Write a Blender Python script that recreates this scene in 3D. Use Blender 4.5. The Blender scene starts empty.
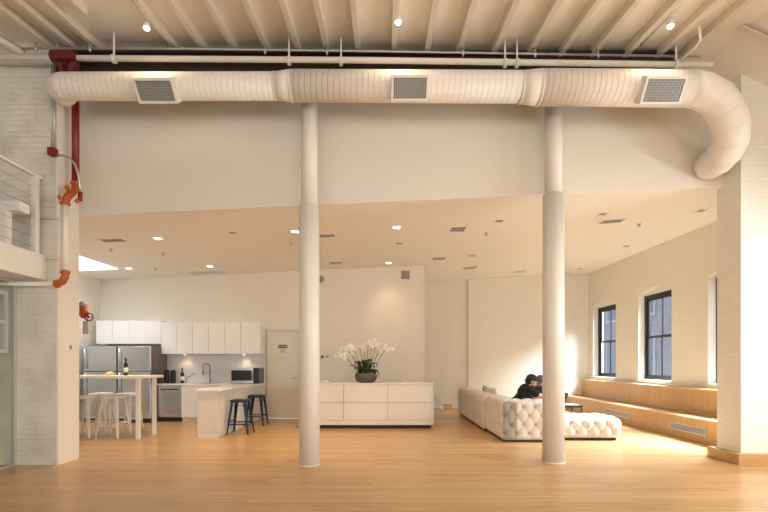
import bpy, bmesh, math, random
from mathutils import Vector, Matrix
random.seed(7)
S = bpy.context.scene
C = S.collection
PI = math.pi
CH = 1.35            # camera height
F = 450.0            # focal length in pixels of the 768 x 512 frame
VX, VY = 385.0, 363.5

def at(px, py, d):
    return Vector(((px - VX) * d / F, d, CH + (VY - py) * d / F))
def zceil(x, y): return 3.652 + .045 * x + .014 * (y - 6.4)
def on_ceiling(px, py):
    d = 2.2124 / ((VY - py) / F - .045 * (px - VX) / F - .014)
    x = (px - VX) * d / F
    return Vector((x, d, zceil(x, d)))
def zroof(x, y):                       # underside of the joists
    return 5.43 - .016 * x + .129 * (y - 5.9)

# ------------------------------------------------------------------ materials
def newmat(name):
    m = bpy.data.materials.new(name); m.use_nodes = True
    nt = m.node_tree; b = nt.nodes['Principled BSDF']
    return m, nt, b
def mat(name, col, rough=.5, metal=0., noise=0., bump=0., scale=20., **kw):
    m, nt, b = newmat(name)
    b.inputs['Base Color'].default_value = (*col, 1)
    b.inputs['Roughness'].default_value = rough
    b.inputs['Metallic'].default_value = metal
    for k, v in kw.items():
        b.inputs[k.replace('_', ' ')].default_value = v
    tc = nt.nodes.new('ShaderNodeTexCoord')
    n = nt.nodes.new('ShaderNodeTexNoise'); n.inputs['Scale'].default_value = scale
    n.inputs['Detail'].default_value = 5
    nt.links.new(tc.outputs['Object'], n.inputs['Vector'])
    if noise:
        mx = nt.nodes.new('ShaderNodeMix'); mx.data_type = 'RGBA'
        mx.inputs['A'].default_value = (*[c * (1 - noise) for c in col], 1)
        mx.inputs['B'].default_value = (*[min(1, c * (1 + noise)) for c in col], 1)
        nt.links.new(n.outputs['Fac'], mx.inputs['Factor'])
        nt.links.new(mx.outputs['Result'], b.inputs['Base Color'])
    if bump:
        bp = nt.nodes.new('ShaderNodeBump'); bp.inputs['Strength'].default_value = bump
        bp.inputs['Distance'].default_value = .01
        nt.links.new(n.outputs['Fac'], bp.inputs['Height'])
        nt.links.new(bp.outputs['Normal'], b.inputs['Normal'])
    return m
def emit(name, col, strength):
    m, nt, b = newmat(name)
    b.inputs['Base Color'].default_value = (*col, 1)
    b.inputs['Emission Color'].default_value = (*col, 1)
    b.inputs['Emission Strength'].default_value = strength
    return m
def brickmat(name, col, mortar, bw=.21, bh=.072, bump=.5, var=.06, rough=.6, ms=.008, dirt=.0, wob=.02):
    m, nt, b = newmat(name)
    N = nt.nodes.new; L = nt.links.new
    tc = N('ShaderNodeTexCoord'); sp = N('ShaderNodeSeparateXYZ'); L(tc.outputs['Object'], sp.inputs[0])
    ad = N('ShaderNodeMath'); ad.operation = 'ADD'; L(sp.outputs[0], ad.inputs[0]); L(sp.outputs[1], ad.inputs[1])
    cb = N('ShaderNodeCombineXYZ'); L(ad.outputs[0], cb.inputs[0]); L(sp.outputs[2], cb.inputs[1])
    nz = N('ShaderNodeTexNoise'); nz.inputs['Scale'].default_value = 9; nz.inputs['Detail'].default_value = 6
    L(tc.outputs['Object'], nz.inputs['Vector'])
    ds = N('ShaderNodeVectorMath'); ds.operation = 'SCALE'; ds.inputs['Scale'].default_value = wob
    L(nz.outputs['Color'], ds.inputs[0])
    av = N('ShaderNodeVectorMath'); av.operation = 'ADD'; L(cb.outputs[0], av.inputs[0]); L(ds.outputs[0], av.inputs[1])
    br = N('ShaderNodeTexBrick'); L(av.outputs[0], br.inputs['Vector'])
    br.inputs['Scale'].default_value = 1; br.inputs['Brick Width'].default_value = bw
    br.inputs['Row Height'].default_value = bh; br.inputs['Mortar Size'].default_value = ms
    br.inputs['Mortar Smooth'].default_value = .6
    br.inputs['Color1'].default_value = (*[c * (1 - var) for c in col], 1)
    br.inputs['Color2'].default_value = (*[min(1, c * (1 + var)) for c in col], 1)
    br.inputs['Mortar'].default_value = (*mortar, 1)
    out = br.outputs['Color']
    if dirt:
        nd = N('ShaderNodeTexNoise'); nd.inputs['Scale'].default_value = 2.2; nd.inputs['Detail'].default_value = 8
        L(tc.outputs['Object'], nd.inputs['Vector'])
        rp = N('ShaderNodeValToRGB'); rp.color_ramp.elements[0].position = .42; rp.color_ramp.elements[1].position = .7
        rp.color_ramp.elements[0].color = (1, 1, 1, 1); rp.color_ramp.elements[1].color = (1 - dirt, 1 - dirt * 1.1, 1 - dirt * 1.25, 1)
        L(nd.outputs['Fac'], rp.inputs[0])
        mm = N('ShaderNodeMix'); mm.data_type = 'RGBA'; mm.blend_type = 'MULTIPLY'; mm.inputs['Factor'].default_value = 1
        L(out, mm.inputs['A']); L(rp.outputs[0], mm.inputs['B']); out = mm.outputs['Result']
    L(out, b.inputs['Base Color'])
    iv = N('ShaderNodeMath'); iv.operation = 'MULTIPLY_ADD'; L(br.outputs['Fac'], iv.inputs[0]); iv.inputs[1].default_value = -1
    L(nz.outputs['Fac'], iv.inputs[2])
    bp = N('ShaderNodeBump'); bp.inputs['Strength'].default_value = bump; bp.inputs['Distance'].default_value = .008
    L(iv.outputs[0], bp.inputs['Height']); L(bp.outputs['Normal'], b.inputs['Normal'])
    b.inputs['Roughness'].default_value = rough
    return m
def woodfloor(name, c1, c2, dark, pw=.125, pl=1.9, rough=.32, swap=False, grain=.35, msz=.0016):
    m, nt, b = newmat(name)
    N = nt.nodes.new; L = nt.links.new
    tc = N('ShaderNodeTexCoord')
    mp = N('ShaderNodeMapping'); L(tc.outputs['Object'], mp.inputs[0])
    if swap: mp.inputs['Rotation'].default_value = swap
    br = N('ShaderNodeTexBrick'); L(mp.outputs[0], br.inputs['Vector'])
    br.offset = .37; br.inputs['Scale'].default_value = 1
    br.inputs['Brick Width'].default_value = pl; br.inputs['Row Height'].default_value = pw
    br.inputs['Mortar Size'].default_value = msz; br.inputs['Mortar Smooth'].default_value = .2
    br.inputs['Color1'].default_value = (*c1, 1); br.inputs['Color2'].default_value = (*c2, 1)
    br.inputs['Mortar'].default_value = (*dark, 1)
    mg = N('ShaderNodeMapping'); L(mp.outputs[0], mg.inputs[0]); mg.inputs['Scale'].default_value = (1.2, 22, 22)
    ng = N('ShaderNodeTexNoise'); ng.inputs['Scale'].default_value = 1.6; ng.inputs['Detail'].default_value = 7
    ng.inputs['Distortion'].default_value = .6; L(mg.outputs[0], ng.inputs['Vector'])
    rp = N('ShaderNodeValToRGB'); rp.color_ramp.elements[0].position = .3; rp.color_ramp.elements[1].position = .7
    g = 1 - grain
    rp.color_ramp.elements[0].color = (g, g * .96, g * .9, 1); rp.color_ramp.elements[1].color = (1, 1, 1, 1)
    L(ng.outputs['Fac'], rp.inputs[0])
    mm = N('ShaderNodeMix'); mm.data_type = 'RGBA'; mm.blend_type = 'MULTIPLY'; mm.inputs['Factor'].default_value = 1
    L(br.outputs['Color'], mm.inputs['A']); L(rp.outputs[0], mm.inputs['B'])
    L(mm.outputs['Result'], b.inputs['Base Color'])
    bp = N('ShaderNodeBump'); bp.inputs['Strength'].default_value = .12; bp.inputs['Distance'].default_value = .002
    iv = N('ShaderNodeMath'); iv.operation = 'MULTIPLY_ADD'; L(br.outputs['Fac'], iv.inputs[0]); iv.inputs[1].default_value = -2
    L(ng.outputs['Fac'], iv.inputs[2])
    L(iv.outputs[0], bp.inputs['Height']); L(bp.outputs['Normal'], b.inputs['Normal'])
    b.inputs['Roughness'].default_value = rough
    return m
def glassmat(name, tint=(1, 1, 1), mixf=.08):
    m = bpy.data.materials.new(name); m.use_nodes = True
    nt = m.node_tree; nt.nodes.clear()
    o = nt.nodes.new('ShaderNodeOutputMaterial'); mx = nt.nodes.new('ShaderNodeMixShader')
    t = nt.nodes.new('ShaderNodeBsdfTransparent'); t.inputs[0].default_value = (*tint, 1)
    g = nt.nodes.new('ShaderNodeBsdfGlossy'); g.inputs['Roughness'].default_value = .02
    mx.inputs[0].default_value = mixf
    nt.links.new(t.outputs[0], mx.inputs[1]); nt.links.new(g.outputs[0], mx.inputs[2]); nt.links.new(mx.outputs[0], o.inputs[0])
    return m

WALL = (.83, .77, .672)
M = dict(
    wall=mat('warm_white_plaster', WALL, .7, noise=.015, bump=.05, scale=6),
    wallu=mat('upper_wall_shaded_plaster', (.78, .715, .62), .7, noise=.015, bump=.05, scale=6),  # wall colour darkened, the upper wall's shade put into the paint
    ceil=mat('ceiling_paint', (.93, .90, .83), .8, noise=.01, scale=4),
    roof=mat('painted_roof_boards', (.88, .82, .72), .7, noise=.03, bump=.2, scale=5),
    joist=mat('painted_joist', (.74, .66, .55), .6, noise=.05, bump=.2, scale=12),
    brick=brickmat('white_painted_brick', (.84, .80, .71), (.80, .755, .665), bump=.35, var=.012),
    brickg=brickmat('old_white_painted_brick', (.77, .73, .65), (.755, .71, .63), bump=.6, var=.012, dirt=.22, wob=.05),
    floor=woodfloor('oak_floor', (.63, .39, .175), (.53, .305, .125), (.32, .17, .07), rough=.27, grain=.24),
    oak=woodfloor('oak_panel', (.64, .385, .16), (.61, .36, .145), (.42, .25, .11), pw=.95, pl=2.6, swap=(PI/2, 0, PI/2), rough=.4, grain=.18),
    oaktop=woodfloor('oak_bench_top', (.72, .50, .27), (.70, .48, .255), (.45, .28, .13), pw=3., pl=2.6, swap=(0, 0, PI/2), rough=.4, grain=.15),
    oakb=woodfloor('oak_plinth', (.62, .37, .15), (.60, .35, .14), (.4, .25, .11), pw=3, pl=4, rough=.4, grain=.2),
    column=mat('column_white_enamel', (.80, .75, .68), .45, noise=.02, scale=8),
    duct=None,
    lam=mat('white_laminate', (.84, .80, .73), .3),
    lamt=mat('warm_grey_white_laminate', (.70, .64, .57), .35),
    lamc=mat('cabinet_white_gloss', (.86, .84, .80), .25),
    gap=mat('shadow_gap_dark', (.06, .05, .045), .8),
    black=mat('black_metal', (.02, .02, .022), .4, .2),
    blackm=mat('matt_black', (.03, .03, .032), .8),
    steel=mat('brushed_stainless', (.58, .64, .70), .26, 1., noise=.06, scale=3),
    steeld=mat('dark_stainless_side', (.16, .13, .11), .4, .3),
    chrome=mat('brushed_nickel', (.35, .32, .29), .25, 1.),
    quartz=mat('pale_quartz', (.86, .82, .75), .2, noise=.04, scale=12),
    whitem=mat('white_powder_coat', (.80, .77, .73), .35),
    navy=mat('navy_powder_coat', (.009, .016, .042), .35, .2),
    tablew=mat('white_table_lacquer', (.86, .80, .70), .35),
    red=mat('dark_red_pipe_paint', (.20, .012, .010), .4, bump=.2),
    orange=mat('orange_fitting_paint', (.46, .095, .018), .4, bump=.2),
    pipew=mat('white_pipe_paint', (.83, .77, .69), .4),
    pipeg=mat('galvanised_conduit', (.55, .53, .50), .35, .7),
    beam=mat('dark_brown_steel', (.035, .018, .012), .6, noise=.3),
    linen=mat('cream_tufted_fabric', (.70, .63, .54), .9, noise=.05, bump=.3, scale=160),
    button=mat('shaded_button_fabric', (.40, .32, .25), .9),  # sofa fabric darkened to hold the shade in the tuft dimples
    redd=mat('dark_red_fitting_paint', (.13, .012, .009), .5, noise=.2, bump=.3),
    greyf=mat('grey_fabric', (.42, .40, .38), .9, bump=.3, scale=120),
    glass=glassmat('window_glass', (.93, .96, 1), .07),
    gglass=glassmat('greenish_partition_glass', (.90, .93, .88), .05),
    alu=mat('aluminium', (.58, .58, .56), .4, .5),
    grille=mat('grille_grey', (.30, .29, .28), .5, .2),
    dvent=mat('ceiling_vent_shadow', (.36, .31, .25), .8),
    lamp=emit('lamp_lens_warm', (1, .80, .52), 9),
    plastw=mat('white_plastic', (.85, .82, .78), .4),
    skin=mat('skin', (.62, .36, .25), .55, noise=.04, scale=30),
    hair=mat('dark_brown_hair', (.035, .022, .015), .8, bump=.6, scale=200),
    bshirt=mat('black_cotton', (.014, .014, .016), .9, bump=.2, scale=90),
    nshirt=mat('charcoal_cotton', (.030, .034, .045), .9, bump=.2, scale=90),
    jean=mat('dark_denim', (.03, .04, .07), .9, bump=.2, scale=120),
    capg=mat('grey_cap_cloth', (.12, .12, .13), .9, bump=.3, scale=120),
    leaf=mat('dark_green_leaf', (.018, .05, .012), .35, noise=.3, scale=8),
    stem=mat('brown_green_stem', (.09, .09, .03), .6),
    petal=mat('white_petal', (.93, .91, .80), .5),
    bowl=mat('mottled_grey_bowl', (.10, .082, .065), .5, noise=.5, bump=.5, scale=25),
    soil=mat('moss', (.03, .045, .015), .9, bump=.6),
    bottle=mat('dark_wine_glass', (.012, .018, .012), .12),
    label=mat('cream_paper_label', (.80, .76, .66), .7),
    tile=brickmat('small_white_tile', (.74, .74, .74), (.60, .60, .60), bw=.1, bh=.05, bump=.15, var=.02, rough=.2, ms=.003),
    doorp=mat('door_cream_paint', (.80, .75, .63), .5),
    signw=mat('sign_white', (.80, .72, .68), .5), signk=mat('sign_black', (.04, .035, .035), .5),
    signr=mat('sign_red', (.60, .06, .05), .5),
    screen=mat('dark_screen', (.12, .12, .13), .35),
    ext=brickmat('exterior_brick', (.15, .13, .135), (.22, .21, .21), bump=.4, var=.25),
    extw=mat('exterior_window_glass', (.05, .06, .08), .3),
    stone=mat('exterior_stone', (.30, .29, .29), .8),
    asph=mat('yard_paving', (.25, .24, .23), .9),
)
# spiral-lined duct
def ductmat():
    m, nt, b = newmat('white_spiral_duct'); N = nt.nodes.new; L = nt.links.new
    b.inputs['Base Color'].default_value = (.85, .79, .72, 1); b.inputs['Roughness'].default_value = .45
    tc = N('ShaderNodeTexCoord'); mp = N('ShaderNodeMapping'); L(tc.outputs['UV'], mp.inputs[0])
    mp.inputs['Rotation'].default_value = (0, 0, 0)
    w = N('ShaderNodeTexWave'); w.bands_direction = 'X'; w.wave_profile = 'SAW'; w.inputs['Scale'].default_value = .314 / .07
    w.inputs['Distortion'].default_value = 0; L(mp.outputs[0], w.inputs['Vector'])
    rp = N('ShaderNodeValToRGB'); rp.color_ramp.elements[0].position = .86; rp.color_ramp.elements[1].position = .93
    L(w.outputs['Fac'], rp.inputs[0])
    bp = N('ShaderNodeBump'); bp.inputs['Strength'].default_value = .8; bp.inputs['Distance'].default_value = .008
    L(rp.outputs[0], bp.inputs['Height']); L(bp.outputs['Normal'], b.inputs['Normal'])
    return m
M['duct'] = ductmat()

# ------------------------------------------------------------------ mesh helpers
class MB:
    def __init__(s): s.bm = bmesh.new(); s.uv = None
    def box(s, x0, x1, y0, y1, z0, z1, rot=None, piv=None):
        v = [s.bm.verts.new((x, y, z)) for x in (x0, x1) for y in (y0, y1) for z in (z0, z1)]
        for f in ((0, 1, 3, 2), (4, 6, 7, 5), (0, 4, 5, 1), (2, 3, 7, 6), (0, 2, 6, 4), (1, 5, 7, 3)):
            s.bm.faces.new([v[i] for i in f])
        if rot: bmesh.ops.rotate(s.bm, verts=v, cent=piv or ((x0+x1)/2, (y0+y1)/2, (z0+z1)/2), matrix=rot)
        return v
    def prism(s, poly, d):       # poly: list of Vectors, d: extrusion vector
        a = [s.bm.verts.new(p) for p in poly]; b = [s.bm.verts.new(Vector(p) + Vector(d)) for p in poly]
        s.bm.faces.new(a); s.bm.faces.new(b[::-1]); n = len(a)
        for i in range(n): s.bm.faces.new((a[i], b[i], b[(i+1) % n], a[(i+1) % n]))
        return a + b
    def tube(s, pts, r, seg=12, caps=True, uv=False, closed=False):
        pts = [Vector(p) for p in pts]; n = len(pts)
        rs = r if isinstance(r, (list, tuple)) else [r] * n
        rings = []; up = None; L = 0; acc = []
        for i, p in enumerate(pts):
            if closed: t = (pts[(i+1) % n] - pts[i-1]).normalized()
            else: t = (pts[min(i+1, n-1)] - pts[max(i-1, 0)]).normalized()
            if up is None:
                up = Vector((0, 0, 1)) if abs(t.z) < .9 else Vector((0, 1, 0))
            e1 = (up - t * up.dot(t)).normalized(); up = e1; e2 = t.cross(e1)
            if i: L += (p - pts[i-1]).length
            acc.append(L)
            rings.append([s.bm.verts.new(p + (e1 * math.cos(a) + e2 * math.sin(a)) * rs[i]) for a in [2*PI*k/seg for k in range(seg)]])
        lay = s.bm.loops.layers.uv.verify() if uv else None
        rng = n if closed else n - 1
        for i in range(rng):
            for k in range(seg):
                A, B = rings[i], rings[(i+1) % n]
                f = s.bm.faces.new((A[k], A[(k+1) % seg], B[(k+1) % seg], B[k])); f.smooth = True
                if uv:
                    uvs = ((acc[i] + .05*k/seg, k/seg), (acc[i] + .05*(k+1)/seg, (k+1)/seg), (acc[i+1] + .05*(k+1)/seg, (k+1)/seg), (acc[i+1] + .05*k/seg, k/seg))
                    for lp, q in zip(f.loops, uvs): lp[lay].uv = q
        if caps and not closed:
            s.bm.faces.new(rings[0][::-1]); s.bm.faces.new(rings[-1])
    def cyl(s, p0, p1, r0, r1=None, seg=20): s.tube([p0, p1], [r0, r0 if r1 is None else r1], seg)
    def lathe(s, prof, c=(0, 0, 0), seg=24):
        rings = []
        for r, z in prof:
            rings.append([s.bm.verts.new((c[0] + r*math.cos(2*PI*k/seg), c[1] + r*math.sin(2*PI*k/seg), c[2] + z)) for k in range(seg)])
        for i in range(len(rings)-1):
            for k in range(seg):
                f = s.bm.faces.new((rings[i][k], rings[i][(k+1) % seg], rings[i+1][(k+1) % seg], rings[i+1][k])); f.smooth = True
        s.bm.faces.new(rings[0][::-1]); s.bm.faces.new(rings[-1])
    def ball(s, c, r, mtx=None, u=16, v=10):
        r = (r, r, r) if isinstance(r, (int, float)) else r
        m = Matrix.Translation(c) @ (mtx.to_4x4() if mtx else Matrix()) @ Matrix.Diagonal((*r, 1))
        g = bmesh.ops.create_uvsphere(s.bm, u_segments=u, v_segments=v, radius=1, matrix=m)
        for vv in g['verts']:
            for f in vv.link_faces: f.smooth = True
        return g['verts']
    def build(s, name, m, parent=None, bevel=0., subd=0, smooth=False, origin=None):
        bmesh.ops.recalc_face_normals(s.bm, faces=s.bm.faces)
        if smooth:
            for f in s.bm.faces: f.smooth = True
        if parent is not None: o = ORG[parent.name]
        elif origin is not None: o = Vector(origin)
        else:
            vs = [v.co for v in s.bm.verts]
            mn = [min(v[i] for v in vs) for i in range(3)]; mx = [max(v[i] for v in vs) for i in range(3)]
            o = Vector(((mn[0]+mx[0])/2, (mn[1]+mx[1])/2, mn[2]))
        bmesh.ops.translate(s.bm, verts=s.bm.verts, vec=-o)
        me = bpy.data.meshes.new(name); s.bm.to_mesh(me); s.bm.free()
        me.materials.append(m)
        ob = bpy.data.objects.new(name, me); C.objects.link(ob)
        if parent is not None: ob.parent = parent
        else: ob.location = o
        ORG[ob.name] = o
        if bevel:
            b = ob.modifiers.new('bevel', 'BEVEL'); b.width = bevel; b.segments = 2; b.limit_method = 'ANGLE'
        if subd:
            b = ob.modifiers.new('sub', 'SUBSURF'); b.levels = subd; b.render_levels = subd
        return ob
ORG = {}
def thing(name, label, cat, loc, group=None):
    o = bpy.data.objects.new(name, None); C.objects.link(o); o.empty_display_size = .1
    o.location = loc; ORG[o.name] = Vector(loc)
    o['label'] = label; o['category'] = cat
    if group: o['group'] = group
    return o
def tag(o, label, cat, group=None):
    o['label'] = label; o['category'] = cat
    if group: o['group'] = group
    return o
def st(o): o['kind'] = 'structure'; return o
def bx(name, m, x0, x1, y0, y1, z0, z1, parent=None, bevel=0.):
    b = MB(); b.box(x0, x1, y0, y1, z0, z1); return b.build(name, m, parent, bevel)
def dup(root, loc, label, rz=0., group=None):
    r = root.copy(); C.objects.link(r); r.location = loc; r.rotation_euler = (0, 0, rz)
    r['label'] = label
    if group: r['group'] = group
    for ch in list(root.children):
        c = ch.copy(); C.objects.link(c); c.parent = r
        for g in list(ch.children):
            d = g.copy(); C.objects.link(d); d.parent = c
    return r
def lamp(name, kind, loc, energy, col, parent=None, **kw):
    l = bpy.data.lights.new(name, kind); l.energy = energy; l.color = col
    for k, v in kw.items():
        if k != 'aim': setattr(l, k, v)
    o = bpy.data.objects.new(name, l); C.objects.link(o); o.location = loc
    if 'aim' in kw: o.rotation_euler = (Vector(kw['aim']) - Vector(loc)).to_track_quat('-Z', 'Y').to_euler()
    if parent is not None:
        o.parent = parent; o.location = Vector(loc) - ORG[parent.name]
    return o

# ================================================================== ROOM SHELL
YW = 11.05      # kitchen / credenza wall
YB = 13.36      # far brick wall
XR = 6.05       # right wall inner face
XL = -7.0       # kitchen left wall
st(bx('floor', M['floor'], -9.2, 6.5, -5, 14, -.12, 0))

# lower ceiling of the back rooms, with the skylight opening cut out
def ceil_piece(b, x0, x1, y0, y1):
    b.prism([Vector((x0, y0, zceil(x0, y0))), Vector((x1, y0, zceil(x1, y0))), Vector((x1, y1, zceil(x1, y1))), Vector((x0, y1, zceil(x0, y1)))], (0, 0, .22))
SX0, SX1, SY0, SY1 = -6.9, -5.87, 8.1, 9.95
b = MB()
ceil_piece(b, -7.3, 6.5, 6.401, SY0); ceil_piece(b, -7.3, 6.5, SY1, 14)
ceil_piece(b, -7.3, SX0, SY0, SY1); ceil_piece(b, SX1, 6.5, SY0, SY1)
st(b.build('ceiling', M['ceil']))
# skylight: well lining, curb frame, pane
b = MB()
zt = 3.95
for (a0, a1, c0, c1) in ((SX0-.05, SX0, SY0-.05, SY1+.05), (SX1, SX1+.05, SY0-.05, SY1+.05), (SX0, SX1, SY0-.05, SY0), (SX0, SX1, SY1, SY1+.05)):
    b.box(a0, a1, c0, c1, 3.62, zt)
sk = st(b.build('window_7', M['plastw']))
bx('glass', M['glass'], SX0, SX1, SY0, SY1, zt-.03, zt-.015, sk)

# upper wall above the low ceiling
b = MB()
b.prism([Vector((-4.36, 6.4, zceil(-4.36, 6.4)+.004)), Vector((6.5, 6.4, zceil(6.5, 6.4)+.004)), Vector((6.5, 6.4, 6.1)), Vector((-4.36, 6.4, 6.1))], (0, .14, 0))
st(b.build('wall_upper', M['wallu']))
# left brick pier and wall
b = MB(); b.box(-9.2, -4.375, 5.99, 6.4, 0, 6.0)
st(b.build('wall_left', M['brickg'], origin=(0, 0, 0)))
st(bx('wall_pier_plaster', M['wall'], -4.375, -4.35, 5.988, 6.4, 0, 6.0))
# right brick pier
b = MB(); b.box(4.81, 6.5, 6.08, 6.52, 0, 5.9)
st(b.build('wall_pier', M['brick'], origin=(0, 0, 0)))
b = MB(); b.prism([Vector((4.71, 5.99, 0)), Vector((6.05, 5.99, 0)), Vector((6.05, 6.08, 0)), Vector((4.81, 6.08, 0)), Vector((4.81, 6.58, 0)), Vector((4.71, 6.58, 0))], (0, 0, .14))
st(b.build('baseboard_right', M['oakb'], bevel=.004))

# kitchen walls
st(bx('wall_kitchen_left', M['wall'], XL-.15, XL, 6.4, YW+.15, 0, 3.8))
DX0, DX1 = at(266, 0, YW).x, at(298, 0, YW).x       # door opening
DZ = at(0, 330.6, YW).z
b = MB(); b.box(XL-.15, DX0, YW, YW+.15, 0, 4.2); b.box(DX1, .97, YW, YW+.15, 0, 4.2); b.box(DX0, DX1, YW, YW+.15, DZ, 4.2)
b.box(.82, .97, YW+.15, YB, 0, 4.2)
st(b.build('wall_back', M['wall'], origin=(0, 0, 0)))
# far brick wall with its slight projection
xa, xb_ = at(468.4, 0, YB).x, at(519.6, 0, YB).x
b = MB(); b.box(.8, xa, YB+.14, YB+.5, 0, 4.3); b.box(xa, xb_, YB, YB+.5, 0, 4.3); b.box(xb_, 6.5, YB+.025, YB+.5, 0, 4.3)
st(b.build('wall_far', M['brick'], origin=(0, 0, 0)))

# right wall with arched window openings
OP = [(7.13, 8.43), (9.5, 10.75), (11.79, 13.09)]
FR = [(-3.2, -1.7), (-.9, .6), (1.4, 2.9), (3.7, 5.2)]
b = MB()
def bay(y0, y1, top, ops, zb=.93, zs=2.98, rise=.10):
    y = y0
    for (a, c) in ops:
        b.box(XR, XR+.235, y, a, 0, top)
        b.box(XR, XR+.235, a, c, 0, zb)
        arch = [Vector((XR, a + (c-a)*k/10, zs + rise*math.sin(PI*k/10))) for k in range(11)]
        b.prism(arch + [Vector((XR, c, top)), Vector((XR, a, top))], (.235, 0, 0))
        y = c
    b.box(XR, XR+.235, y, y1, 0, top)
bay(6.52, YB+.1, 4.3, OP)
bay(-5, 6.08, 5.9, FR)
st(b.build('wall_right', M['brick'], origin=(0, 0, 0)))
# projecting brick arches over the windows (part of the wall finish)
b = MB()
for (a, c) in OP:
    for k in range(12):
        t0, t1 = k/12, (k+1)/12
        def ap(t, dz): return Vector((XR-.012, a-.10 + (c-a+.2)*t, 3.06 + dz + .12*math.sin(PI*t)))
        b.prism([ap(t0, 0), ap(t1, 0), ap(t1, .05), ap(t0, .05)], (.03, 0, 0))
st(b.build('trim_1', M['brick'], origin=(0, 0, 0)))

def make_window(n, y0, y1):
    x = XR + .15
    zb, zt_ = .98, 2.95
    b = MB()          # dark outer frame
    b.box(x, x+.07, y0, y0+.07, zb, zt_); b.box(x, x+.07, y1-.07, y1, zb, zt_)
    b.box(x, x+.07, y0+.07, y1-.07, zt_-.08, zt_); b.box(x, x+.07, y0+.07, y1-.07, zb, zb+.05)
    w = st(b.build('window_%d' % n, M['black'], origin=(x, (y0+y1)/2, zb)))
    ym = (y0+y1)/2; zm = 1.96
    for (z0, z1, dx) in ((zm-.02, zt_-.08, .015), (zb+.05, zm+.03, -.0)):
        b = MB(); s0, s1 = x+.02+dx, x+.05+dx
        b.box(s0, s1, y0+.07, y0+.12, z0, z1); b.box(s0, s1, y1-.12, y1-.07, z0, z1)
        b.box(s0, s1, y0+.12, y1-.12, z0, z0+.055); b.box(s0, s1, y0+.12, y1-.12, z1-.05, z1)
        b.box(s0+.005, s1-.005, ym-.014, ym+.014, z0+.055, z1-.05)
        sh = b.build('sash', M['black'], w)
        bx('glass', M['glass'], x+.032+dx, x+.036+dx, y0+.12, y1-.12, z0+.055, z1-.05, sh)
    b = MB(); b.box(x-.01, x+.2, y0, y1, zt_, zt_+.22); b.build('window_head', M['lam'], w)
    b = MB(); b.box(XR-.02, x+.02, y0-.0, y1+.0, zb-.05, zb); b.build('window_sill', M['lam'], w, bevel=.004)
    return w
for i, (a, c) in enumerate(OP): make_window(i+1, a, c)
for i, (a, c) in enumerate(FR[1:]): make_window(i+4, a, c)

# front room: roof, sloped side, rear wall, far left wall
def zt2(x, y): return zroof(x, y) + .10
def roofz(x, y): return zt2(min(x, 4.35), y) - max(0, x-4.35)*.47
b = MB()
for (x0, x1) in ((-9.2, 4.35), (4.35, 6.5)):
    b.prism([Vector((x0, -5, roofz(x0, -5))), Vector((x1, -5, roofz(x1, -5))), Vector((x1, 6.4, roofz(x1, 6.4))), Vector((x0, 6.4, roofz(x0, 6.4)))], (0, 0, .2))
st(b.build('ceiling_roof', M['roof'], origin=(0, 0, 0)))
b = MB()
for x in (-9.2, -3.9, 1.4): b.box(x, x+1.2 if x > -9 else x+1.0, -5.2, -5, 0, 4.6)
b.box(5.3, 6.5, -5.2, -5, 0, 4.6); b.box(-9.2, 6.5, -5.2, -5, 0, .8); b.box(-9.2, 6.5, -5.2, -5, 3.3, 4.6)
st(b.build('wall_rear', M['wall'], origin=(0, 0, 0)))  # unseen wall, openings added to let the rear fill light in
st(bx('wall_far_left', M['wall'], -9.4, -9.2, -5, 6.4, 0, 6.0))

# roof joists
ends = [48, 71, 95, 175, 203, 234, 267, 298, 327, 358, 394, 427, 459, 494, 529, 561, 593, 626, 658, 683]
def joist(n, x, y0, y1, w=.07):
    b = MB()
    pr = [Vector((x-w/2, y0, zroof(x, y0))), Vector((x+w/2, y0, zroof(x, y0))), Vector((x+w/2, y0, zroof(x, y0)+.11)), Vector((x-w/2, y0, zroof(x, y0)+.11))]
    b.prism(pr, (0, y1-y0, .129*(y1-y0)))
    st(b.build('trim_%d' % n, M['joist'], bevel=.004))
jn = 2
for e in ends:
    joist(jn, (e-VX)*5.9/F, -4.9, 6.38); jn += 1
joist(jn, (118-VX)*5.9/F, -4.9, 5.25, .07); jn += 1
# rib on the sloped side and diagonal brace at far left
b = MB(); b.prism([Vector((4.25, 5.35, roofz(4.35, 5.35)-.01)), Vector((6.2, 5.35, roofz(6.2, 5.35)-.01)), Vector((6.2, 5.35, roofz(6.2, 5.35)-.025)), Vector((4.25, 5.35, roofz(4.35, 5.35)-.025))], (0, .08, .01))
st(b.build('trim_%d' % jn, M['joist'])); jn += 1
b = MB(); b.tube([at(-30, 22, 5.5), at(24, 54, 5.8)], .06, 4); st(b.build('trim_%d' % jn, M['joist'])); jn += 1
# steel beam carried by the columns
b = MB()
zb0 = 5.13
b.box(-4.34, 3.8, 5.93, 5.96, zb0, 5.42)
b.box(-4.34, 3.8, 5.86, 6.05, zb0-.03, zb0); b.box(-4.34, 3.8, 5.86, 6.05, 5.40, 5.43)
bmo = b.build('steel_beam', M['beam'], origin=(0, 5.94, zb0))
tag(bmo, 'dark brown steel beam running above the white duct on two columns', 'beam')
# dark strip painted in as the shade of the gap behind the beam
st(bx('trim_%d' % jn, M['beam'], -4.34, 3.95, 6.36, 6.398, 5.22, 5.6)); jn += 1

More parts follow.
